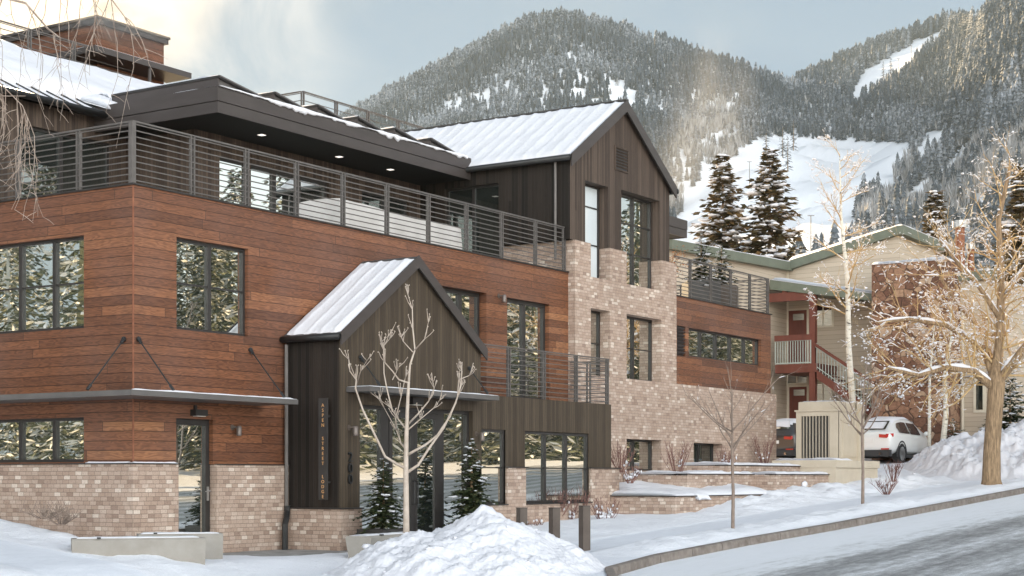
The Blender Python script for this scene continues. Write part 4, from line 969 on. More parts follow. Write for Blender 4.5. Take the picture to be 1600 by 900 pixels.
def limb(mT, mS, r, p, d, L, rad, lvl, cfg):
    """one branch and everything that grows from it"""
    n = 5 if lvl < 2 else 3; pts = [Vector(p)]; d = Vector(d).normalized(); rads = [rad]
    for i in range(n):
        d = (d + Vector((r.gauss(0, 1), r.gauss(0, 1), r.gauss(0, 1))) * cfg['wob'] + Vector((0, 0, cfg['up'][min(lvl, len(cfg['up']) - 1)]))).normalized()
        pts.append(pts[-1] + d * (L / n)); rads.append(rad * (1 - .68 * (i + 1) / n) if lvl < cfg['lv'] else rad * (1 - .75 * (i + 1) / n))
    mT.tube(pts, rads, 8 if lvl == 0 else (5 if lvl < 2 else 3), False)
    if mS is not None:
        for i in range(n):
            q = (pts[i + 1] - pts[i]).normalized()
            if abs(q.z) < .82 and r.random() < cfg['snow']:
                a = rads[i] * .55 + cfg['sh'] * .5; up = Vector((0, 0, 1))
                mS.tube([pts[i] + up * a, (pts[i] + pts[i + 1]) / 2 + up * (a + cfg['sh'] * r.uniform(.1, .6)), pts[i + 1] + up * (rads[i + 1] * .55 + cfg['sh'] * .4)], [rads[i] * .6 + cfg['sh'] * .5, rads[i] * .6 + cfg['sh'] * r.uniform(.6, 1.1), rads[i + 1] * .6 + cfg['sh'] * .4], 5)
        if r.random() < cfg.get('puff', 0):
            s_ = cfg['sh'] * r.uniform(1.2, 3.6); mS.ball(pts[-1], s_ * 1.4, s_ * 1.2, s_ * .75, 6, 4, .4, r)
    if lvl >= cfg['lv']: return
    nc = cfg['n'][lvl]
    for k in range(nc):
        f = cfg['f0'] + (1 - cfg['f0']) * (k + r.random()) / nc; i = min(int(f * n), n - 1); fr = f * n - i
        q = pts[i].lerp(pts[i + 1], fr); ax = (pts[i + 1] - pts[i]).normalized()
        side = ax.orthogonal().normalized(); side.rotate(Matrix.Rotation(r.random() * 6.283, 3, ax))
        an = r.uniform(*cfg['ang']); dd = ax * math.cos(an) + side * math.sin(an)
        limb(mT, mS, r, q, dd, L * cfg['ls'] * r.uniform(.6, 1.15) * (1 - .35 * f), rads[i] * cfg['rs'], lvl + 1, cfg)
def G(x, y): return ground(x, y)

# conifers in pots by the entrance
def potted(label, x, y, H, Rr, seed, z0=.0, pot=True):
    t = conifer('potted_spruce', label, 'spruce', (x, y, z0 + .42), H, Rr, seed, 'needles', .42, 26, bare=.03, dens=1.2)
    m = MB(); s = .36; m.box(-s, s, -s, s, -.42, 0); m.box(-s + .04, s - .04, -s + .04, s - .04, 0, .012); m.build('pot', 'planter', t)
    return t
p = aD(599, 860, 31.6); potted('small snow dusted spruce in a dark pot left of the glass entrance doors', p.x, p.y, 1.35, .60, 3)
p = aD(737, 860, 34.6); potted('taller spruce in a dark pot right of the glass entrance doors behind the snow heap', p.x, p.y, 1.80, .66, 5)
# white-barked young tree before the entrance
D1 = 31.0
t = thing('young_tree', 'pale bare young tree with swept up forked branches in front of the entrance doors', 'tree', aD(636, 858, D1))
org = Vector(t.location); r = random.Random(5)
def pxline(P, dz0, dz1): return [aD(400 + a / 3, 600 + b / 3, D1 + dz0 + (dz1 - dz0) * i / (len(P) - 1)) - org for i, (a, b) in enumerate(P)]
m = MB(); m.tube(pxline([(705, 775), (704, 600), (703, 400), (705, 250), (712, 60), (716, -10)], 0, 0), [.068, .058, .05, .042, .032, .026], 9); m.build('trunk', 'pale_bark', t, True)
m = MB(); mS = MB()
def br_(P, r0, d1, twigs=2):
    L = pxline(P, 0, d1); n_ = len(L); m.tube(L, [.82 * r0 * (1 - .74 * i / (n_ - 1)) for i in range(n_)], 6)
    for i in range(max(1, n_ - 3), n_):
        for k in range(twigs + 2):
            if r.random() < .85:
                q = L[i]; dv = (L[i] - L[i - 1]).normalized(); dv = (dv + Vector((r.uniform(-.8, .8), r.uniform(-.8, .8), r.uniform(.1, .6)))).normalized(); l_ = r.uniform(.08, .30)
                m.tube([q, q + dv * l_ * .6, q + dv * l_ + Vector((r.uniform(-.03, .03), 0, .03))], [.008, .0065, .004], 4); m.ball(q + dv * l_ + Vector((0, 0, .03)), .010, .010, .016, 5, 3)
br_([(700, 395), (660, 375), (605, 340), (560, 245), (500, 120), (466, 20), (470, -20), (440, -60), (435, -115)], .036, -.7)
br_([(466, 20), (490, -60), (520, -110)], .018, -.8)
br_([(708, 415), (760, 380), (805, 310), (880, 205), (935, 90), (960, 10), (965, -60), (950, -70)], .038, .7)
br_([(706, 335), (740, 315), (795, 285), (850, 240), (910, 150), (945, 60), (950, -20), (1000, -40)], .034, -.4)
br_([(704, 305), (680, 280), (658, 215), (600, 110)], .024, .5)
br_([(706, 215), (670, 170), (630, 110), (578, 72)], .022, .6)
br_([(658, 215), (655, 160), (680, 60), (700, -30)], .02, -.6)
br_([(712, 190), (760, 140), (810, 80), (835, 20), (830, -10)], .024, -.5)
br_([(712, 215), (770, 165), (830, 115), (862, 75)], .018, .4)
br_([(640, 130), (615, 30), (600, -50), (598, -160), (590, -200), (620, -225)], .020, .5)
br_([(716, -10), (722, -90), (745, -160), (735, -260), (733, -350), (712, -420)], .030, .3)
br_([(745, -160), (790, -210), (808, -290)], .018, -.3)
br_([(735, -150), (690, -200), (680, -220)], .012, .4)
br_([(716, -5), (670, -20), (640, -60), (605, -100), (600, -180), (625, -210)], .022, -.5)
br_([(640, -20), (660, -60), (670, -80)], .012, .4)
m.build('branches', 'pale_bark', t, True)
# thin bare street trees on the snow strip
def thin_tree(label, px, py, d, H, seed, th):
    b = aD(px, py, d); b.z = G(b.x, b.y) - .03
    t = thing('street_tree', label, 'tree', b, 0, 'young bare trees along the kerb'); r = random.Random(seed); h0 = H * .44
    m = MB(); m.tube([(0, 0, 0), (.02, 0, h0 * .5), (-.01, .01, h0), (.0, .01, H * .62)], [th, th * .85, th * .75, th * .5], 8, False); m.build('trunk', 'thin_bark', t, True)
    m = MB(); s = MB(); cfg = dict(wob=.09, up=[.10, .14, .12, .1], n=[4, 3, 3], lv=2, f0=.25, ang=(.35, .8), ls=.55, rs=.55, snow=.03, sh=.006)
    for k in range(9):
        a = 6.283 * k / 9 + r.uniform(-.3, .3); z = h0 + (H * .62 - h0) * r.random() * .9
        limb(m, s, r, (0, 0, z), (math.cos(a), math.sin(a), r.uniform(.55, 1.1)), H * r.uniform(.30, .46), th * .42, 0, cfg)
    limb(m, s, r, (0, .01, H * .61), (0, 0, 1), H * .36, th * .5, 0, cfg)
    m.build('branches', 'thin_bark', t); 
    if s.v: s.build('snow', 'snow', t)
thin_tree('thin bare street tree nearest the bollards on the snow strip', 1145, 828, 34.6, 3.55, 4, .042)
thin_tree('thin bare street tree on the snow strip in front of the beige louvred box', 1348, 793, 41.0, 3.75, 9, .046)

# the big golden tree by the kerb
bp = aD(1550, 757, 49.0); bp.z = G(bp.x, bp.y) - .08
t = thing('old_street_tree', 'large old rough barked tree with snow covered spreading branches beside the kerb', 'tree', bp); r = random.Random(21)
rt = Vector((FY, -FX, 0)); fw_ = Vector((FX, FY, 0)); upv = Vector((0, 0, 1))
def W(a, b, c=0): return rt * a + upv * c + fw_ * b            # right, away, up in metres from the trunk's foot
m = MB(); m.tube([W(0, 0, -.1), W(-.02, 0, .25), W(0, 0, 1.2), W(.08, .0, 2.3), W(.14, 0, 3.1), W(.10, .05, 3.6)], [.36, .275, .245, .235, .25, .18], 12); m.build('trunk', 'bark', t, True)
m = MB(); mS = MB(); mL = MB()
cfg = dict(wob=.20, up=[.02, .0, .03, .03], n=[8, 7, 6], lv=3, f0=.15, ang=(.4, 1.2), ls=.52, rs=.46, snow=.20, sh=.012, puff=.085)
def big(P, r0, nsub=9, lv=1):
    P = [W(*q) for q in P]; n_ = len(P); r0 *= .78; rd = [r0 * (1 - .7 * i / (n_ - 1)) for i in range(n_)]; mL.tube(P, rd, 8, False)
    for i in range(n_ - 1):
        q = (P[i + 1] - P[i]).normalized()
        if abs(q.z) < .85: mS.tube([P[i] + upv * rd[i] * .75, (P[i] + P[i + 1]) / 2 + upv * (rd[i] * .7 + .03), P[i + 1] + upv * rd[i + 1] * .75], [rd[i] * .62, rd[i] * .66 + .01, rd[i + 1] * .6], 6)
        for k in range(nsub):
            f = r.random(); p = P[i].lerp(P[i + 1], f); side = q.orthogonal().normalized(); side.rotate(Matrix.Rotation(r.random() * 6.283, 3, q)); an = r.uniform(.5, 1.2)
            limb(m, mS, r, p, q * math.cos(an) + side * math.sin(an), r.uniform(.9, 2.1), max(.014, rd[i] * .26), lv, cfg)
big([(.02, 0, 3.0), (-.6, -.2, 3.45), (-1.5, -.5, 3.55), (-2.4, -.8, 3.3), (-3.3, -1.0, 3.5)], .17, 8)
big([(.05, 0, 3.3), (-.2, .3, 4.2), (-1.2, .6, 4.9), (-2.3, .7, 5.1), (-3.2, .9, 5.0)], .15, 8)
big([(.1, 0, 3.4), (.25, 0, 4.6), (.30, .1, 6.2), (.2, 0, 8.0), (.55, 0, 9.6)], .21, 8)
big([(.2, 0, 3.2), (.7, -.2, 3.9), (1.3, -.4, 4.8), (2.0, -.6, 5.4), (3.0, -.6, 5.9)], .20, 6)
big([(.28, .05, 5.0), (-.5, -.3, 6.0), (-1.3, -.5, 6.8), (-1.8, -.6, 7.4)], .11, 6)
big([(.28, .05, 5.6), (1.0, .3, 6.5), (1.8, .5, 7.5), (2.4, .6, 8.4)], .11, 5)
big([(.15, .0, 3.4), (.1, 1.0, 4.6), (-.6, 1.9, 5.8), (-1.2, 2.2, 6.9)], .13, 5)
mL.build('limbs', 'bark', t, True); m.build('branches', 'twig', t); mS.build('branch_snow', 'snow', t, True)

# aspens by the stone wall and before the apartment house
def aspen(label, px, py, d, pxt, pyt, th, seed, nbr=16, sn_=.6, cl=.35):
    b = aD(px, py, d); tp = aD(pxt, pyt, d) - b
    t = thing('aspen', label, 'tree', b, 0, 'aspens by the apartment house'); r = random.Random(seed)
    P = [tp * f + Vector((r.uniform(-.1, .1), r.uniform(-.1, .1), 0)) * (1 if 0 < f < 1 else 0) for f in (0, .25, .5, .75, 1)]
    m = MB(); m.tube(P, [th, th * .85, th * .66, th * .42, th * .12], 8); m.build('trunk', 'aspen', t, True)
    m = MB(); mS = MB(); cfg = dict(wob=.13, up=[.03, .05, .04], n=[9, 8], lv=2, f0=.15, ang=(.35, .9), ls=.50, rs=.45, snow=sn_ * .4, sh=.014, puff=.05)
    H = tp.length
    for k in range(nbr):
        f = cl + (1 - cl) * (k + r.random()) / nbr; i = min(3, int(f * 4)); p = P[i].lerp(P[i + 1], f * 4 - i); a = r.random() * 6.283
        limb(m, mS, r, p, (math.cos(a), math.sin(a), r.uniform(.1, .8)), H * .24 * (1.25 - .8 * f) * r.uniform(.7, 1.2), th * .25 * (1.2 - .7 * f), 0, cfg)
    m.build('branches', 'twig', t); mS.build('branch_snow', 'snow', t, True); return t
aspen('tall white barked aspen with snowy branches in front of the porch stairs', 1333, 640, 57, 1312, 240, .125, 31, 26)
aspen('slender aspen with a leaning pale trunk against the red stone wall', 1472, 705, 62, 1486, 470, .12, 33, 9, .7, .55)
aspen('thin upright aspen close behind the front of the white car', 1452, 703, 62.5, 1462, 480, .075, 35, 8, .7, .55)

# spruces behind the apartment house
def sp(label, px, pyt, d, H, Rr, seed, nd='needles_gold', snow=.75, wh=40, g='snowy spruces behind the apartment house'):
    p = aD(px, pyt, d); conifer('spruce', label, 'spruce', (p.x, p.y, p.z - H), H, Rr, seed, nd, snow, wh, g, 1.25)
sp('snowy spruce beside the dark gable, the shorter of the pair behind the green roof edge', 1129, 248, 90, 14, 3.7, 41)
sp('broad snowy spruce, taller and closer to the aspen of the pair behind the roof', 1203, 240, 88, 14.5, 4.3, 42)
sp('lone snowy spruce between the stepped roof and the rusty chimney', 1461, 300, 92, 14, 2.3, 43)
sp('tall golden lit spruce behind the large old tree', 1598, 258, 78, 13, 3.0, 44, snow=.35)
sp('dark snow laden spruce standing low behind the snow heap', 1578, 585, 62, 3.6, 1.9, 45, 'needles', .95, 14, None)
sp('low dark juniper against the siding beside the heap', 1490, 655, 63, 1.5, .8, 46, 'needles', .5, 10, None)
for i, (px, pyt, d, H) in enumerate(((1223, 192, 1050, 22), (1240, 185, 1030, 20), (1231, 214, 960, 20), (1197, 197, 1000, 17), (1392, 90, 1500, 20), (1380, 96, 1490, 17))):
    p = aD(px, pyt, d); conifer('slope_fir', ('dark fir standing on the white ski slope below the wood', 'small fir on the high ski run')[i > 3], 'fir', (p.x, p.y, p.z - H), H, H * .17, 60 + i, 'far_needles', 0, 12, 'firs on the ski slope' if i < 4 else 'firs on the high run', .8)

# spruces and a copper shrub on the right terrace
for i, (x, y, H, lb_) in enumerate(((24.35, 1.0, 1.45, 'snow dusted spruce in the dark square planter nearer the gable on the roof terrace'), (25.75, 1.0, 1.3, 'snow dusted spruce in the grey square planter nearer the terrace corner'))):
    t = conifer('terrace_spruce', lb_, 'spruce', (x, y, 7.35), H, .62, 70 + i, 'needles', .95, 16, bare=.02)
    m = MB(); m.box(-.5, .5, -.4, .4, -.85, 0); m.box(-.46, .46, -.36, .36, 0, .02); m.build('planter_box', 'planter' if i == 0 else 'bronze', t)
def leafy(name, label, cat, loc, rx, rz, n, mat, seed, stem='twig'):
    r = random.Random(seed); t = thing(name, label, cat, loc); m = MB(); s = MB()
    for k in range(26):
        a = r.random() * 6.283; e = Vector((math.cos(a) * rx * r.random(), math.sin(a) * rx * r.random(), rz * r.uniform(.6, 1))); s.tube([(0, 0, 0), e * .5 + Vector((0, 0, .05)), e], [.012, .009, .004], 4)
        for q in range(n // 26):
            p = e * r.uniform(.25, 1.05) + Vector((r.gauss(0, .09), r.gauss(0, .09), r.gauss(0, .09))); d_ = Vector((r.gauss(0, 1), r.gauss(0, 1), r.gauss(0, 1))).normalized(); o_ = d_.orthogonal().normalized(); l_ = r.uniform(.035, .075)
            m.quad(p, p + d_ * l_ * .5 + o_ * l_ * .35, p + d_ * l_, p + d_ * l_ * .5 - o_ * l_ * .35)
    s.build('stems', stem, t); m.build('leaves', mat, t); return t
t = leafy('copper_shrub', 'copper leaved shrub in a pot on the roof terrace beside the gable', 'shrub', (22.3, 1.2, 6.9), .8, 1.3, 1300, 'copper_leaf', 8)
MB().lathe((0, 0, -.4), [(.2, 0), (.28, .4), (.24, .42)], 12).build('pot', 'planter', t)
# red-twigged shrubs in the snow beds
def twiggy(label, x, y, z, H, Rr, seed, snowy=0, n=26, mat='red_twig'):
    r = random.Random(seed); t = thing('red_twig_shrub', label, 'shrub', (x, y, z), 0, 'bare shrubs in the snow beds'); m = MB(); s = MB()
    for k in range(n):
        a = r.random() * 6.283; q = Rr * math.sqrt(r.random()); e = Vector((q * math.cos(a), q * math.sin(a), H * r.uniform(.6, 1.05))); b = e * .22; b.z = -.05
        md = (b + e) / 2 + Vector((r.gauss(0, .03), r.gauss(0, .03), .02)); m.tube([b, md, e], [.010, .008, .004], 3, False)
        for j in range(3):
            p = b.lerp(e, r.uniform(.4, .9)); m.tube([p, p + Vector((r.gauss(0, .07), r.gauss(0, .07), r.uniform(.08, .22)))], [.006, .003], 3, False)
        if r.random() < snowy: (q3 := e * r.uniform(.3, .95), s.ball(q3, r.uniform(.012, .034), r.uniform(.012, .034), r.uniform(.015, .05), 6, 4, .35, r), s.ball(q3 * .6, .04, .04, .03, 6, 4, .3, r))
    m.build('stems', mat, t)
    if s.v: s.build('snow', 'snow', t, True)
for i, (px, py, d, H, Rr, sn_, lb_) in enumerate((
    (828, 815, 38.0, .7, .45, .1, 'bare red twigged shrub behind the posts below the brick pier left of the triple window'), (868, 812, 38.6, .75, .5, .1, 'bare red twigged shrub below the middle of the triple window'),
    (890, 815, 38.8, .45, .3, .9, 'snow capped small shrub between the middle and the right post'), (902, 808, 39.3, .7, .4, .1, 'bare red shrub below the triple window behind the right post'),
    (945, 817, 38.6, .62, .42, 1.0, 'shrub heaped with snow in front of the low brick planter corner'), (835, 838, 37.0, .4, .3, .9, 'snow capped little shrub beside the left post'),
    (970, 735, 41.6, .75, .45, .1, 'bare red shrub at the left side of the basement window nearest the balcony wing'), 
    (1058, 740, 43.4, .85, .5, .15, 'tall bare red shrub between the two basement windows'), 
    (1135, 742, 45.5, .75, .4, .3, 'bare red shrub on the upper planter right of the right basement window'), (1195, 725, 50.0, .95, .5, .05, 'dense red twigged shrub at the end of the brick wing'),
    (984, 752, 40.6, .4, .35, .9, 'snow topped shrub on the snow slope of the lower planter'),
    (1385, 770, 45.5, .35, .5, .2, 'spiky bare shrub in the snow right of the concrete plinth'), (1395, 750, 47.5, .55, .4, .1, 'thin bare twigs in the snow behind the second street tree'),
    (70, 806, 28.5, .13, .5, .0, 'low bare twigs poking from the snow bank under the left windows'), (95, 815, 28.3, .12, .4, .0, 'sparse bare twigs at the foot of the snow bank by the brick corner'))):
    p = aD(px, py, d); twiggy(lb_, p.x, p.y, p.z, H, Rr, 100 + i, sn_, 22 if Rr > .35 else 14, 'red_twig' if px > 200 else 'thin_bark')
# weeping twigs hanging into the picture, from a birch beyond the left edge
bb = aD(-330, 747, 19); t = thing('weeping_birch', 'weeping tree with long hanging bare twigs reaching in at the upper left', 'tree', (bb.x, bb.y, G(bb.x, bb.y)))
bo = Vector(t.location); r = random.Random(77); m = MB(); tk = MB()
tk.tube([(0, 0, -.1), (.1, 0, 2), (.2, 0, 5), (.3, .1, 9)], [.22, .19, .13, .04], 9); tk.build('trunk', 'aspen', t, True)
def hang(pl, r0, n, lmin, lmax, sway=.3):
    P = [aD(px, py, d) - bo for px, py, d in pl]; k = len(P); m.tube(P, [r0 * (1 - .75 * i / (k - 1)) for i in range(k)], 5, False)
    for j in range(n):
        f = r.uniform(.25, 1) * (k - 1); i = min(k - 2, int(f)); p = P[i].lerp(P[i + 1], f - i); L = r.uniform(lmin, lmax); q = [p]; dv = Vector((r.gauss(0, .4), r.gauss(0, .4), -.5))
        for s_ in range(7):
            dv = (dv * .6 + Vector((r.gauss(0, .18), r.gauss(0, .18), -.45))).normalized(); q.append(q[-1] + dv * L / 7)
            if r.random() < .75:
                e = Vector((r.gauss(0, .5), r.gauss(0, .5), -.5)).normalized() * r.uniform(.05, .28); m.tube([q[-1], q[-1] + e * .6 + Vector((0, 0, .01)), q[-1] + e], [.003, .0025, .0018], 3, False)
        m.tube(q, [.0055 - .0005 * s_ for s_ in range(8)], 3, False)
tip0 = (-330, -100, 19)
hang([tip0, (-150, -60, 18), (0, -40, 17.5), (90, -30, 17.2), (160, -20, 17.0), (205, 40, 17)], .024, 16, .5, 1.7)
hang([tip0, (-180, -10, 18.5), (-40, -15, 18.4), (40, 5, 18.3), (75, 45, 18.2), (95, 60, 18)], .026, 16, .5, 2.0)
hang([tip0, (-160, 0, 18), (-60, 60, 17.8), (0, 130, 17.5), (35, 165, 17.4), (50, 200, 17.4)], .012, 16, .5, 1.3)
hang([tip0, (-150, 60, 18), (-50, 110, 17.6), (5, 150, 17.4), (40, 150, 17.3)], .012, 12, .6, 1.4)
m.build('branches', 'birch_twig', t)

# ------------------------------------------------------------------ snow heaps and planters
def heap(name, label, c, A, B_, H, peak, seed, mat='snow_rough', ang=0, n=70, lump=.16, pw=1.3):
    cx, cy = c; m = MB(); zb = min(ground(cx + dx, cy + dy, False) for dx in (-A, A) for dy in (-B_, B_)) - .1
    for j in range(n + 1):
        for i in range(n + 1):
            u, v = -1 + 2 * i / n, -1 + 2 * j / n
            a = u * math.sqrt(1 - v * v / 2); b = v * math.sqrt(1 - u * u / 2)
            x = cx + a * A * math.cos(ang) - b * B_ * math.sin(ang); y = cy + a * A * math.sin(ang) + b * B_ * math.cos(ang)
            rr = min(1, .06 * max(0, 1 - math.hypot(a, b) * 4) + math.hypot(a - peak[0] * (1 - math.hypot(a, b)), b - peak[1] * (1 - math.hypot(a, b))))
            h_ = H * (1 - rr) ** pw * (1 + .25 * fbm(x * .9 + seed, y * .9, 0)) + .22 * H * sst(1, .7, rr)
            k = sst(1.0, .8, rr)
            cr = mn.cell(Vector((x * 3.2 + seed, y * 3.2, 1))) if False else 0
            h_ += k * lump * (fbm(x * 1.5 + seed, y * 1.5, 2) * .75 + .34 * fbm(x * 4.3, y * 4.3 + seed, 4) + .22 * abs(fbm(x * 8, y * 8, seed)) + .12 * fbm(x * 19, y * 19, seed))
            m.v.append((x, y, max(zb, ground(x, y, False) - .04) + h_))
    m.f = [(j * (n + 1) + i, j * (n + 1) + i + 1, (j + 1) * (n + 1) + i + 1, (j + 1) * (n + 1) + i) for j in range(n) for i in range(n)]
    r = random.Random(seed); k0 = len(m.v)
    for q in range(int(14 * A)):
        i = r.randrange(k0); v = m.v[i]; s_ = .012 + .045 * r.random() ** 2.5 * A / 2; m.ball((v[0], v[1], v[2] + s_ * .1), s_ * 1.3, s_ * 1.1, s_ * .8, 6, 4, .4, r)
    return tag(m.build(name, mat, None, True), label, 'snow heap')
pk = aD(735, 800, 27.4)
heap('snow_heap', 'tall ploughed heap of snow in front of the entrance, brown posts at its side', (pk.x - .1, pk.y + .0), 2.45, 2.5, .86, (.12, -.05), 3, ang=R(-57), n=150, lump=.15, pw=1.3)
p = aD(1530, 740, 56); heap('snow_heap', 'high rough snow heap behind the large old tree', (p.x + 1.5, p.y - .5), 3.6, 5.0, 1.55, (.1, -.2), 13, ang=R(-57), n=130, lump=.30, pw=1.15)
# brick planter beds
pl = thing('planter_bed', 'low stepped brick planter with a snowy slope in front of the tower', 'planter', (0, 0, 0))
yl = oX(1055, 775, 14.54).y
m = MB(); m.wall('x', 14.54, yl, -1.42, -.3, .95); m.wall('y', yl, 14.54, 20.0, -.3, .95); m.box(14.56, 20.0, yl + .01, -.22, -.3, .90); m.build('brick_wall', 'brick', pl)
m = MB(); m.box(14.50, 20.0, yl - .04, yl + .25, .95, .975); m.box(14.50, 14.79, yl + .25, -1.42, .95, .975); m.build('coping', 'frame', pl)
sn = MB(); slab(sn, (14.60, yl + .02, .96), (20.3, yl + .02, .98), (20.3, -.23, 1.50), (14.6, -.23, 1.02), .10, 50, 30, .07, 1.2, .25, 61, 0, zb=.9); slab(sn, (15.6, yl - .10, .86), (16.3, yl - .10, .86), (16.3, yl + .1, .95), (15.6, yl + .1, .95), .12, 10, 6, .03, 2, .08, 63, .05); sn.build('snow', 'snow', pl, True)
pu = thing('planter_bed', 'higher stepped brick planter along the wing, two snow topped walls', 'planter', (0, 0, 0))
xu0, yu = 17.3, -2.1
c1 = oY(1212, 741, -2.75)
m = MB(); m.wall('x', c1.x, -2.75, -.22, 0, 1.49); m.wall('y', -2.75, c1.x, c1.x + 4.9, 0, 1.49); m.wall('y', yu, xu0, c1.x, 0, 1.49); m.box(xu0 + .01, c1.x + 4.9, yu + .01, -.23, 0, 1.47); m.box(c1.x + .01, c1.x + 4.9, -2.74, yu - .0, 0, 1.47)
m.box(20.2, 26.4, -1.85, -.24, 1.48, 1.74); m.build('brick_wall', 'brick', pu)
m = MB(); m.box(c1.x - .04, c1.x + 4.9, -2.79, -2.45, 1.49, 1.515); m.box(xu0 - .04, c1.x - .04, yu - .04, yu + .3, 1.49, 1.515); m.box(20.16, 26.4, -1.89, -1.5, 1.74, 1.765); m.build('coping', 'frame', pu)
sn = MB(); slab(sn, (xu0 + .2, yu + .0, 1.515), (c1.x, yu, 1.515), (c1.x, -.25, 1.50), (xu0 + .2, -.25, 1.50), .07, 40, 16, .05, 1.5, .12, 65, .03); slab(sn, (c1.x + .0, -2.75, 1.515), (c1.x + 4.7, -2.75, 1.515), (c1.x + 4.7, -1.9, 1.5), (c1.x, -1.9, 1.5), .07, 40, 10, .03, 2, .1, 67, .05)
slab(sn, (20.2, -1.87, 1.765), (26.2, -1.87, 1.765), (26.2, -.3, 1.76), (20.2, -.3, 1.76), .07, 40, 10, .04, 2, .1, 69, .05)
sn.ball((c1.x + 1.9, -2.80, 1.22), .14, .07, .10, 9, 6, .2); sn.build('snow', 'snow', pu, True)
# utility enclosure on its concrete plinth
ux, uy0, uy1 = 26.61, -2.5, -1.15; uz = 1.93
ub = thing('utility_enclosure', 'beige louvred utility enclosure on a concrete plinth beside the snowy walk', 'utility box', (ux, uy0, 1.0))
UX1 = 28.45
m = MB(); m.box(-1.4, UX1 - ux + .2, -.48, 1.5, -.5, uz - 1.0 - .22); m.box(-1.42, UX1 - ux + .25, -.53, 1.55, uz - 1.0 - .22, uz - 1.0); m.build('plinth', 'beige_stucco', ub)
m = MB(); z0, z1 = uz - 1, 3.44 - 1; m.box(.0, UX1 - ux, 0, .05, z0, z1); m.box(.05, UX1 - ux, .05, 1.35, z0, z1 - .002); m.box(-.02, .05, .0, .28, z0, z1); m.box(-.02, .05, 1.2, 1.37, z0, z1); m.box(-.02, .05, .28, 1.2, z0, z0 + .08); m.box(-.02, .05, .28, 1.2, z1 - .14, z1)
m.box(-.06, UX1 - ux + .04, -.04, 1.41, z1, z1 + .05); m.box(.05, UX1 - ux - .02, .05, 1.32, z1 + .05, z1 + .30); m.box(.35, 1.5, -.015, .0, z0 + .12, z1 - .12)
m.box(1.5, UX1 - ux + .06, -.10, -.0, z0, z1 + .34); m.build('casing', 'beige_stucco', ub)
m = MB()
for i in range(9): m.box(-.03, .045, .295 + .103 * i, .315 + .103 * i, z0 + .08, z1 - .14)
m.build('louvres', 'louvre_beige', ub); MB().box(.046, .049, .28, 1.2, z0 + .08, z1 - .14).build('louvre_back', 'planter', ub)
sn = MB(); slab(sn, (.1, .1, z1 + .3), (UX1 - ux - .1, .1, z1 + .3), (UX1 - ux - .1, 1.3, z1 + .3), (.1, 1.3, z1 + .3), .035, 12, 12, .02, 2, .1, 71); slab(sn, (-1.38, -.5, z0), (-.1, -.5, z0), (-.1, 1.5, z0), (-1.38, 1.5, z0), .06, 16, 16, .03, 2, .1, 73); sn.build('snow', 'snow', ub, True)

# ------------------------------------------------------------------ street furniture
def bench(label, px0, py0, px1, py1, d0, d1, hgt, seed, curve=.0, mirror=1):
    a = aD(px0, py0, d0); b = aD(px1, py1, d1); a.z = ground(a.x, a.y, False); b.z = ground(b.x, b.y, False)
    mid = (a + b) / 2; mid.z = min(a.z, b.z); t = thing('concrete_bench', label, 'bench', mid, 0, 'smooth concrete benches'); dv = (b - a); L = dv.length; dv.z = 0; dv.normalize(); nv = Vector((-dv.y, dv.x, 0))
    m = MB(); n = 22; prof = []
    for i in range(n + 1):
        f = i / n; u = (f - .5) * L; off = curve * (4 * f * (1 - f)); w_ = .27 - .04 * math.sin(math.pi * f)
        foot = -.15
        rr = .03
        for (y, z) in ((-w_ + .10, foot), (-w_, hgt - rr), (-w_ + rr, hgt), (w_ - rr, hgt), (w_, hgt - rr), (w_ - .10, foot)):
            m.v.append(tuple(dv * u + nv * (y + off) + upv * z))
    for i in range(n):
        for k in range(6): m.f.append((i * 6 + k, i * 6 + (k + 1) % 6, (i + 1) * 6 + (k + 1) % 6, (i + 1) * 6 + k))
    m.f += [tuple(range(6))[::-1], tuple(range(n * 6, n * 6 + 6))]
    m.build('seat_block', 'concrete', t)
    k = MB(); k.obox(dv * (-L * .30) + nv * (-.2) + upv * (hgt + .012), dv * .03, nv * .03, upv * .012); k.build('skate_stop', 'black', t)
    s = MB(); q = [dv * (e * L * .46) + nv * (y + curve * .5) + upv * hgt for e, y in ((-1, -.12), (1, -.12), (1, .22), (-1, .22))]; slab(s, *q, .02, 26, 5, .012, 3, .08, seed, .04); s.build('snow', 'snow', t, True)
bench('concrete bench with snow at its feet, the nearest to the street corner', 112, 880, 318, 893, 26.6, 27.2, .42, 81, .10)
bench('concrete bench set behind the nearest one before the brick plinth', 215, 876, 346, 882, 28.3, 28.7, .44, 83, -.08)
bench('concrete bench partly behind the pale young tree by the entrance', 560, 872, 660, 862, 29.5, 31.8, .42, 85, .05)
for i, (px, d, lb_) in enumerate(((815, 32.2, 'brown metal post nearest the entrance, snow round its foot'), (866, 31.4, 'brown metal post standing between the two others'), (913, 30.6, 'brown metal post closest to the kerb'))):
    top = aD(px, (793, 793, 790)[i], d); g_ = ground(top.x, top.y, False) - .1
    t = thing('metal_post', lb_, 'bollard', (top.x, top.y, g_), math.atan2(FY, FX) + R(35), 'brown metal posts'); h = top.z - g_
    m = MB(); m.box(-.07, .07, -.02, .08, 0, h - .012); m.box(-.07, .07, -.085, -.02, .0, h - .012) if False else m.box(-.07, -.05, -.09, -.02, 0, h - .012).box(.05, .07, -.09, -.02, 0, h - .012); m.build('post', 'bronze', t)
    MB().box(-.05, .05, -.05, -.02, .05, h - .012).build('recess', 'black', t); MB().box(-.075, .075, -.095, .085, h - .012, h).build('cap', 'frame', t)
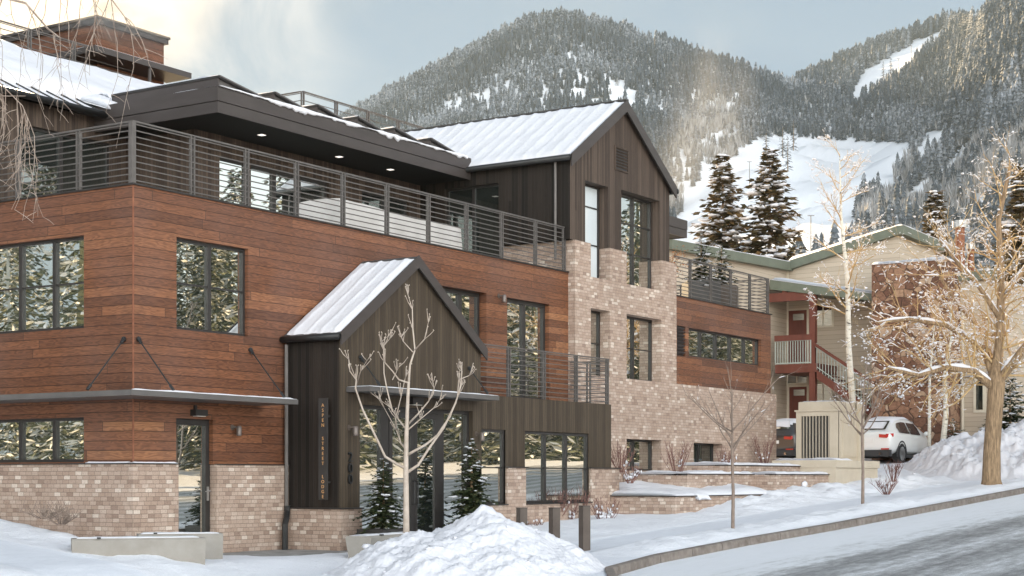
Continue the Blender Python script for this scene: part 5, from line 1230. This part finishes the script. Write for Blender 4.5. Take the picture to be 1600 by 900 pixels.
# covered garden furniture on the terrace
t = thing('covered_furniture', 'large pale cloth cover over terrace furniture behind the railing', 'cover', (0, 0, 0))
x0, x1, yy0, yy1 = oY(515, 330, 1.0).x, 11.2, .75, 1.9; m = MB(); n = 30
for j in range(9):
    for i in range(n + 1):
        u = i / n; v = (j - 2) / 4; x = x0 + (x1 - x0) * u; zt_ = 7.36 - .10 * u + .05 * math.sin(u * 9) * u
        if j < 2: y = yy0 - .03 * (2 - j); z = zt_ - (2 - j) * .38
        elif j > 6: y = yy1 + .03 * (j - 6); z = zt_ - (j - 6) * .38
        else: y = yy0 + (yy1 - yy0) * v; z = zt_ + .03 * math.sin(v * 3.14)
        m.v.append((x + .02 * fbm(z * 3, y * 2, x), y + .025 * fbm(x * 3, z * 3, 1), z))
m.f = [(j * (n + 1) + i, j * (n + 1) + i + 1, (j + 1) * (n + 1) + i + 1, (j + 1) * (n + 1) + i) for j in range(8) for i in range(n)]
m.f += [tuple(j * (n + 1) for j in range(9))[::-1], tuple(j * (n + 1) + n for j in range(9))]
m.build('cloth', 'cloth', t)
# ski lift masts on the slope
for i, (px, py, d, h) in enumerate(((1171, 272, 930, 7), (1267, 393, 640, 14), (1404, 113, 1480, 12), (1424, 92, 1520, 12))):
    p = aD(px, py, d); t = thing('lift_mast', 'thin ski lift mast standing on the white slope' if i < 2 else 'thin ski lift mast on the high run', 'lift mast', p, 0, 'masts on the lower slope' if i < 2 else 'masts on the high run'); MB().tube([(0, 0, -6), (0, 0, h)], .17, 6).build('pole', 'bronze', t); MB().obox((0, 0, h), rt * 1.3, fw_ * .12, upv * .12).build('crossarm', 'bronze', t)

# ------------------------------------------------------------------ apartment house up the street
A = thing('apartment_house', 'beige sided apartment house with green roof edges, red porch and a tall red stone wall', 'building')
XM, XS, XP, gA = 44.5, 41.8, 42.2, 1.8
yc = oX(1230, 410, XM).y; yr = oX(1405, 355, XM).y
aw_ = MB()
def px_x(x, pts): return [oX(a, b, x) for a, b in pts]
tl = oX(1230, 424, XM); tr = oX(1405, 368, XM)
aw_.quad((XM, yc, gA), (XM, yr - .0, gA), (XM, yr, tr.z), (XM, yc, tl.z))
l0 = oY(1040, 390, yc); aw_.quad((l0.x, yc, gA), (XM, yc, gA), (XM, yc, tl.z), (l0.x, yc, l0.z))
r1 = oY(1462, 392, yr); aw_.quad((XM, yr, gA), (r1.x, yr, gA), (r1.x, yr, r1.z), (XM, yr, tr.z))
aw_.quad((r1.x, yr, gA), (r1.x, yr + 9, gA), (r1.x, yr + 9, r1.z), (r1.x, yr, r1.z)); aw_.quad((XM, yc, gA), (l0.x, yc, gA), (l0.x, yc + 12, gA), (XM, yc + 12, gA))
XR = 43.4; y2, y3 = oX(1470, 500, XR).y, oX(1562, 500, XR).y; zr = oX(1500, 440, XR).z
aw_.quad((XR, y2 + 1, gA - .6), (XR, y3, gA - .6), (XR, y3, zr), (XR, y2 + 1, zr)); aw_.quad((XR, y3, gA - .6), (XR + 9, y3, gA - .6), (XR + 9, y3, zr), (XR, y3, zr)); aw_.quad((XR, y3, zr), (XR + 9, y3, zr), (XR + 9, y2 + 1, zr), (XR, y2 + 1, zr))
aw_.build('siding_wall', 'siding', A)
MB().prism([(XM - .02, yc - .08, gA), (XM - .02, yc + .06, gA), (XM - .02, yc + .06, tl.z), (XM - .02, yc - .08, tl.z)], (-.03, 0, 0)).build('corner_board', 'cream', A)
tr_ = MB(); TH = .36
def edge(a, b, out):
    a, b, out = Vector(a), Vector(b), Vector(out); tr_.add([a, b, b + upv * TH, a + upv * TH, a + out, b + out, b + out + upv * TH, a + out + upv * TH], [(0, 1, 2, 3), (4, 5, 6, 7), (0, 4, 5, 1), (3, 2, 6, 7), (0, 3, 7, 4), (1, 2, 6, 5)])
edge((XM, yc, tl.z), (XM, yr, tr.z + .0), (-.28, 0, 0)); edge((l0.x, yc + .002, l0.z + .002), (XM + .0, yc + .002, tl.z + .002), (0, -.28, 0)); edge((XM - .28, yr - .002, tr.z + .003), (r1.x + .3, yr - .002, r1.z + .003), (0, -.3, 0))
edge((XR, y2 + 1, zr), (XR, y3, zr), (-.25, 0, 0))
tr_.build('roof_edge', 'green_trim', A)
rsn = MB()
def Rf(a, b, c, d_, th, nu=30, nv=12, sd=0): slab(rsn, a, b, c, d_, th, nu, nv, .05, .8, .25, sd)
e3 = upv * (TH + .004)
Rf(Vector((l0.x, yc - .25, l0.z)) + e3, Vector((XM, yc - .25, tl.z)) + e3, Vector((XM + 6, yc + 9, tl.z + .3)) + e3, Vector((l0.x, yc + 9, l0.z + .3)) + e3, .16, 40, 16, 3)
Rf(Vector((XM - .25, yr - .28, tr.z)) + e3, Vector((XM + 7, yr - .28, r1.z)) + e3, Vector((XM + 7, yc, r1.z - .6)) + e3, Vector((XM - .25, yc, tl.z)) + e3, .16, 30, 24, 5)
rsn.build('roof_snow', 'snow', A, True)
# stone wall
ys1, ys0 = oX(1362, 410, XS).y, oX(1480, 420, XS).y; zst = oX(1362, 414, XS).z
m = MB().box(XS, XS + 1.6, ys0, ys1, gA - .8, zst); swl = m.build('stone_wall', 'sandstone', A)
sn = MB(); slab(sn, (XS - .05, ys0, zst), (XS + 1.6, ys0, zst), (XS + 1.6, ys1 + .05, zst), (XS - .05, ys1 + .05, zst), .14, 10, 40, .05, 1.2, .2, 9); sn.build('wall_snow', 'snow', swl, True)
# porch
def pbox(mb, a, b, x, t=.1, t2=0):
    p, q = oX(*a, x), oX(*b, x); return mb.box(x - t, x + t2, min(p.y, q.y), max(p.y, q.y), min(p.z, q.z), max(p.z, q.z))
pr = MB(); p0, p1 = oX(1203, 452, XP), oX(1366, 470, XP); q0, q1 = oX(1203, 437, XP), oX(1366, 459, XP)
pr.add([(XP, p0.y, p0.z), (XP, p1.y, p1.z), (XP, q1.y, q1.z), (XP, q0.y, q0.z), (XM - .01, p0.y, p0.z), (XM - .01, p1.y, p1.z), (XM - .01, q1.y, q1.z), (XM - .01, q0.y, q0.z)], [(0, 1, 2, 3), (4, 5, 6, 7), (0, 4, 5, 1), (3, 2, 6, 7), (0, 3, 7, 4), (1, 2, 6, 5)])
po = pr.build('porch_roof', 'green_trim', A); sn = MB(); slab(sn, (XP - .02, q1.y, q1.z), (XM - .3, q1.y, q1.z), (XM - .3, q0.y, q0.z), (XP - .02, q0.y, q0.z), .14, 10, 30, .04, 1.5, .2, 11); sn.build('porch_snow', 'snow', po, True)
rd = MB(); pbox(rd, (1203, 459), (1276, 468), XP + .15, .08, .08); pbox(rd, (1223, 447), (1230, 459), XP + .15, .06, .06); rd.build('beam', 'red_wood', A)
m = MB(); pbox(m, (1266, 462), (1275, 656), XP + .15, .12, .12); m.build('post', 'red_wood', A)
dk = MB(); a, b = oX(1211, 570, XP), oX(1276, 581, XP); dk.box(XP, XM - .01, b.y, a.y, b.z, a.z); deck = dk.build('deck', 'red_wood', A)
bl = MB(); a, b = oX(1212, 532, XP + .05), oX(1267, 568, XP + .05); bl.box(XP, XP + .05, b.y, a.y, a.z - .06, a.z); bl.box(XP, XP + .05, b.y, a.y, b.z + .02, b.z + .07)
for i in range(15): y = b.y + (a.y - b.y) * i / 14; wd = .03 if i % 14 else .05; bl.box(XP + .01, XP + .04, y - wd / 2, y + wd / 2, b.z, a.z)
bl.build('balustrade', 'grey_green', deck); hr = MB(); pbox(hr, (1211, 525), (1268, 531), XP + .05, .07, .03); hr.build('handrail', 'red_wood', deck)
s0, s1 = oX(1276, 578, XP), oX(1364, 640, XP); h0_, h1_ = oX(1270, 536, XP), oX(1364, 598, XP)
st = MB(); st.add([(XP, s0.y, s0.z), (XP, s1.y, s1.z), (XP, s1.y, s1.z - .35), (XP, s0.y, s0.z - .35), (XP + .08, s0.y, s0.z), (XP + .08, s1.y, s1.z), (XP + .08, s1.y, s1.z - .35), (XP + .08, s0.y, s0.z - .35)], [(0, 1, 2, 3), (4, 5, 6, 7), (0, 1, 5, 4), (2, 3, 7, 6), (0, 3, 7, 4), (1, 2, 6, 5)])
for i in range(11): f = (i + .5) / 11; y = s0.y + (s1.y - s0.y) * f; z = s0.z + (s1.z - s0.z) * f; st.box(XP + .08, XM - .9, y - .15, y + .15, z - .05, z)
stair = st.build('stair', 'red_wood', A)
hr = MB(); hr.obox((Vector((XP + .03, h0_.y, h0_.z)) + Vector((XP + .03, h1_.y, h1_.z))) / 2, (0, (h1_.y - h0_.y) / 2, (h1_.z - h0_.z) / 2), (.045, 0, 0), (0, .0, .07)); hr.build('handrail', 'red_wood', stair)
bl = MB()
for i in range(20): f = i / 19; y = s0.y + (s1.y - s0.y) * f; bl.box(XP + .01, XP + .04, y - .012, y + .012, s0.z + (s1.z - s0.z) * f, h0_.z + (h1_.z - h0_.z) * f)
for k in (.12, .88): bl.obox(((Vector((XP + .025, s0.y, s0.z)) + Vector((XP + .025, s1.y, s1.z))) / 2).lerp((Vector((XP + .025, h0_.y, h0_.z)) + Vector((XP + .025, h1_.y, h1_.z))) / 2, k), (0, (s1.y - s0.y) / 2, (s1.z - s0.z) / 2), (.012, 0, 0), (0, 0, .02))
bl.build('balustrade', 'grey_green', stair)
def opening(name, a, b, mat, pad=3, mull=None, glass=None):
    m = MB(); pbox(m, (a[0] - pad, a[1] - pad), (b[0] + pad, b[1] + pad), XM, .04, -.0); f = m.build(name, 'cream', A)
    m = MB(); pbox(m, a, b, XM, .055, -.04); k = m.build('panel' if mat == 'red_wood' else 'pane', mat, f)
    if mull:
        m = MB(); pbox(m, (mull - 1, a[1]), (mull + 1, b[1]), XM, .07, -.055); m.build('mullion', 'cream', f)
    if glass:
        m = MB(); pbox(m, *glass, XM, .065, -.055); m.build('door_light', 'glass', f)
opening('apartment_door', (1233, 486), (1261, 568), 'red_wood', glass=((1240, 491), (1257, 500)))
opening('apartment_door', (1234, 605), (1261, 655), 'red_wood', glass=((1241, 609), (1258, 618)))
opening('window', (1276, 477), (1300, 508), 'glass', mull=1287); opening('window', (1232, 585), (1261, 598), 'glass', 2, 1246); opening('window', (1276, 600), (1300, 628), 'glass', mull=1287)
for py_ in (491, 591): m = MB(); pbox(m, (1219, py_ - 5), (1226, py_ + 4), XM, .12, 0); m.build('wall_lamp', 'cream', A)
m = MB(); a, b = oX(1526, 597, XR), oX(1536, 640, XR); m.box(XR - .04, XR, b.y - .12, a.y + .12, b.z - .12, a.z + .12); f = m.build('window', 'cream', A); MB().box(XR - .055, XR - .041, b.y, a.y, b.z, a.z).build('pane', 'glass_dark', f)
m = MB(); m.tube([oX(1505, 480, XR) + Vector((-.08, 0, 0)), oX(1505, 690, XR) + Vector((-.08, 0, 0))], .06, 6); m.build('downpipe', 'cream', A)
c = aD(1500, 420, 74); m = MB(); m.tube([c - upv * 4, c + upv * 1.9], .21, 10); ch = m.build('chimney_pipe', 'rust', A); m = MB(); m.tube([c + upv * 1.85, c + upv * 2.15], .34, 12); m.build('chimney_cap', 'steel', ch)
c = aD(1517, 420, 74); m = MB(); m.tube([c - upv * 4, c + upv * .9], .15, 8); ch = m.build('chimney_pipe', 'rust', A); MB().tube([c + upv * .88, c + upv * 1.15], .2, 10).build('chimney_cap', 'steel', ch)
p = aD(1590, 670, 68); m = MB().box(p.x - .1, p.x + .1, p.y - 4, p.y + 2.2, 1.5, 4.2); tag(m.build('board_fence', 'red_wood'), 'low reddish board fence at the far right behind the heap', 'fence')

# ------------------------------------------------------------------ parked cars (built pointing along +x, rear at x = 0)
def car(name, label, loc, rz, paint, sn_amt, suv=False):
    t = thing(name, label, 'car', loc, rz, None); L, Wd = 4.65, .94; k = 1.03 if suv else 1.0
    #        x     sill  low  belt  top(centre) roofhalf belt-half
    S = [(0.00, .50, .62, .98, 1.02, .70, .80), (0.06, .36, .55, 1.02, 1.08, .72, .88), (.30, .28, .5, 1.05, 1.17, .70, .93), (.62, .26, .5, 1.04, 1.36, .64, .94), (1.05, .25, .5, 1.02, 1.54, .61, .94), (1.6, .25, .5, 1.00, 1.62, .61, .94),
         (2.2, .25, .5, .98, 1.63, .62, .94), (2.7, .25, .5, .97, 1.57, .61, .94), (3.15, .25, .5, .97, 1.36, .62, .94), (3.55, .26, .5, .96, 1.10, .70, .93), (4.1, .27, .5, .88, .98, .66, .90), (4.5, .30, .5, .74, .84, .55, .78), (4.65, .42, .52, .62, .66, .45, .66)]
    if suv: S = [(0, .50, .62, 1.0, 1.05, .74, .84), (.06, .36, .55, 1.05, 1.12, .76, .9), (.2, .3, .5, 1.08, 1.32, .72, .93), (.42, .27, .5, 1.08, 1.60, .66, .94)] + [(x, a, b, c_ + .04, d_ + .06, e, f) for x, a, b, c_, d_, e, f in S[4:]]
    m = MB(); ng = 0
    for x, sl_, lo, bt, tp_, rh, bh in S:
        ring = [(-bh * .82, sl_), (-bh, lo), (-bh * 1.0, (lo + bt) / 2), (-bh * .97, bt), (-rh * 1.04, bt + (tp_ - bt) * .80), (-rh * .80, bt + (tp_ - bt) * .97), (0, tp_), (rh * .80, bt + (tp_ - bt) * .97), (rh * 1.04, bt + (tp_ - bt) * .80), (bh * .97, bt), (bh, (lo + bt) / 2), (bh, lo), (bh * .82, sl_)]
        ng = len(ring); m.v += [(x, y, z) for y, z in ring]
    for i in range(len(S) - 1):
        for q in range(ng): m.f.append((i * ng + q, i * ng + (q + 1) % ng, (i + 1) * ng + (q + 1) % ng, (i + 1) * ng + q))
    m.f += [tuple(range(ng))[::-1], tuple(range((len(S) - 1) * ng, len(S) * ng))]
    body = m.build('body', paint, t, True); sb = body.modifiers.new('smooth', 'SUBSURF'); sb.levels = sb.render_levels = 2
    def at_ring(x):
        for a_, b_ in zip(S, S[1:]):
            if a_[0] <= x <= b_[0]:
                f = (x - a_[0]) / (b_[0] - a_[0]); return [p_ + (q_ - p_) * f for p_, q_ in zip(a_, b_)]
    # side glass, following the tumblehome
    for sg_ in (-1, 1):
        for xa_, xb_ in ((.80, 1.72), (1.80, 2.75)):
            g = MB(); n_ = 6
            for i in range(n_ + 1):
                x = xa_ + (xb_ - xa_) * i / n_; _, sl_, lo, bt, tp_, rh, bh = at_ring(x); zt = bt + (tp_ - bt) * (.72 if .95 < x < 2.65 else .50); zt = min(zt, bt + .42)
                ft = (zt - bt) / (tp_ - bt); yb = bh * .965; yt_ = yb + (rh * 1.04 - yb) * min(1, ft / .8)
                g.v += [(x, sg_ * (yb + .004), bt + .03), (x, sg_ * (yt_ + .012), zt)]
            g.f = [(2 * i, 2 * i + 2, 2 * i + 3, 2 * i + 1) for i in range(n_)]
            g.build('side_window', 'car_glass', t, True)
    a_, b_ = at_ring(.20 if not suv else .16), at_ring(.80 if not suv else .36)
    g = MB(); g.quad((a_[0] - .0, -.60, a_[4] + .03), (a_[0], .60, a_[4] + .03), (b_[0], .52, b_[4] + .025), (b_[0], -.52, b_[4] + .025)); g.build('rear_window', 'car_glass', t)
    for sg_ in (-1, 1):
        g = MB(); g.obox((.02, sg_ * .60, .93), (.035, 0, 0), (0, .15, .012), (0, 0, .055)); g.obox((.10, sg_ * .81, .955), (.12, sg_ * .085, .01), (.008, -sg_ * .02, 0), (0, 0, .055)); g.build('tail_light', 'tail_red', t)
        g = MB(); g.obox((.035, sg_ * .66, .50), (.03, 0, 0), (0, .14, 0), (0, 0, .022)); g.build('reflector', 'tail_red', t)
        g = MB(); g.tube([(-.02, sg_ * .5, .34), (.2, sg_ * .5, .34)], .055, 10); g.build('exhaust_pipe', 'chrome', t)
        g = MB(); g.ball((3.0, sg_ * 1.03, 1.06), .09, .11, .075, 8, 6); g.build('mirror', paint, t, True)
        for x in (.92, 3.72):
            g = MB(); g.tube([(x, sg_ * .70, .35), (x, sg_ * .945, .35)], .345, 20); wh = g.build('wheel', 'rubber', t)
            g = MB(); g.tube([(x, sg_ * .94, .35), (x, sg_ * .952, .35)], .235, 18)
            for q in range(10): a0 = q * .628; g.obox((x + math.cos(a0) * .12, sg_ * .956, .35 + math.sin(a0) * .12), (math.cos(a0) * .11, 0, math.sin(a0) * .11), (-math.sin(a0) * .02, 0, math.cos(a0) * .02), (0, .008, 0))
            g.build('rim', 'rim', wh)
            g = MB(); pt = [(x + .41 * math.cos(a0), .35 + .41 * math.sin(a0)) for a0 in [math.pi * q / 12 for q in range(-1, 14)]]
            for (xa_, za_), (xb_, zb_) in zip(pt, pt[1:]): g.obox(((xa_ + xb_) / 2, sg_ * .925, (za_ + zb_) / 2), ((xb_ - xa_) / 2, 0, (zb_ - za_) / 2), (0, .022, 0), Vector((-(zb_ - za_), 0, xb_ - xa_)).normalized() * .028)
            g.build('wheel_arch', 'plastic_dark', t)
    g = MB(); g.obox((.07, 0, .36), (.09, 0, 0), (0, .86, 0), (0, 0, .11)); g.obox((2.3, 0, .27), (1.05, 0, 0), (0, .925, 0), (0, 0, .05)); g.build('bumper_trim', 'plastic_dark', t)
    g = MB(); g.obox((.0, 0, .78), (.012, 0, 0), (0, .24, 0), (0, 0, .06)); g.build('number_plate', 'car_white', t)
    s = MB(); slab(s, (.55, -.60, 1.30), (2.75, -.60, 1.54), (2.75, .60, 1.54), (.55, .60, 1.30), .11, 20, 10, .02, 2, .2, 3) if False else None
    n_ = 24
    for j in range(11):
        for i in range(n_ + 1):
            x = (.55 if not suv else .35) + 2.25 * i / n_; q = at_ring(x); y = (-1 + .2 * j) * q[5] * .97; e = min(i, n_ - i) / n_ * 4; e2 = (1 - abs(-1 + .2 * j)) * 4; f = math.sqrt(min(1, e)) * math.sqrt(min(1, e2))
            s.v.append((x, y, q[3] + (q[4] - q[3]) * (1 - .10 * abs(-1 + .2 * j) ** 3) - .03 + (.09 * sn_amt + .02 * fbm(x * 2, y * 2, 1)) * f))
    s.f = [(j * (n_ + 1) + i, j * (n_ + 1) + i + 1, (j + 1) * (n_ + 1) + i + 1, (j + 1) * (n_ + 1) + i) for j in range(10) for i in range(n_)]
    r0_ = at_ring(.26 if not suv else .2); r1_ = at_ring(.70 if not suv else .38)
    slab(s, (r0_[0], -.62 if suv else -.5, r0_[4] + .035), (r0_[0], .62 if suv else .5, r0_[4] + .035), (r1_[0], .54 if suv else .46, r1_[4] + .025), (r1_[0], -.54 if suv else -.46, r1_[4] + .025), .03, 14, 8, .015, 3, .1, 5, .06)
    s.build('car_snow', 'snow', t, True)
    return t
cw = oX(1396, 722, 38.6); wc_ = car('parked_car', 'white crossover car with snow on its roof parked by the stone wall', (38.35, cw.y + .93, 1.93), R(-3), 'car_white', .5); wc_.scale = (1.03, 1.05, 1.12)
cs = oX(1230, 700, 38.6); car('parked_car', 'dark sport utility car with snowy rear window beside the brick wing', (37.6, cs.y + .15, 2.0), R(2), 'car_dark', 1.0, True)
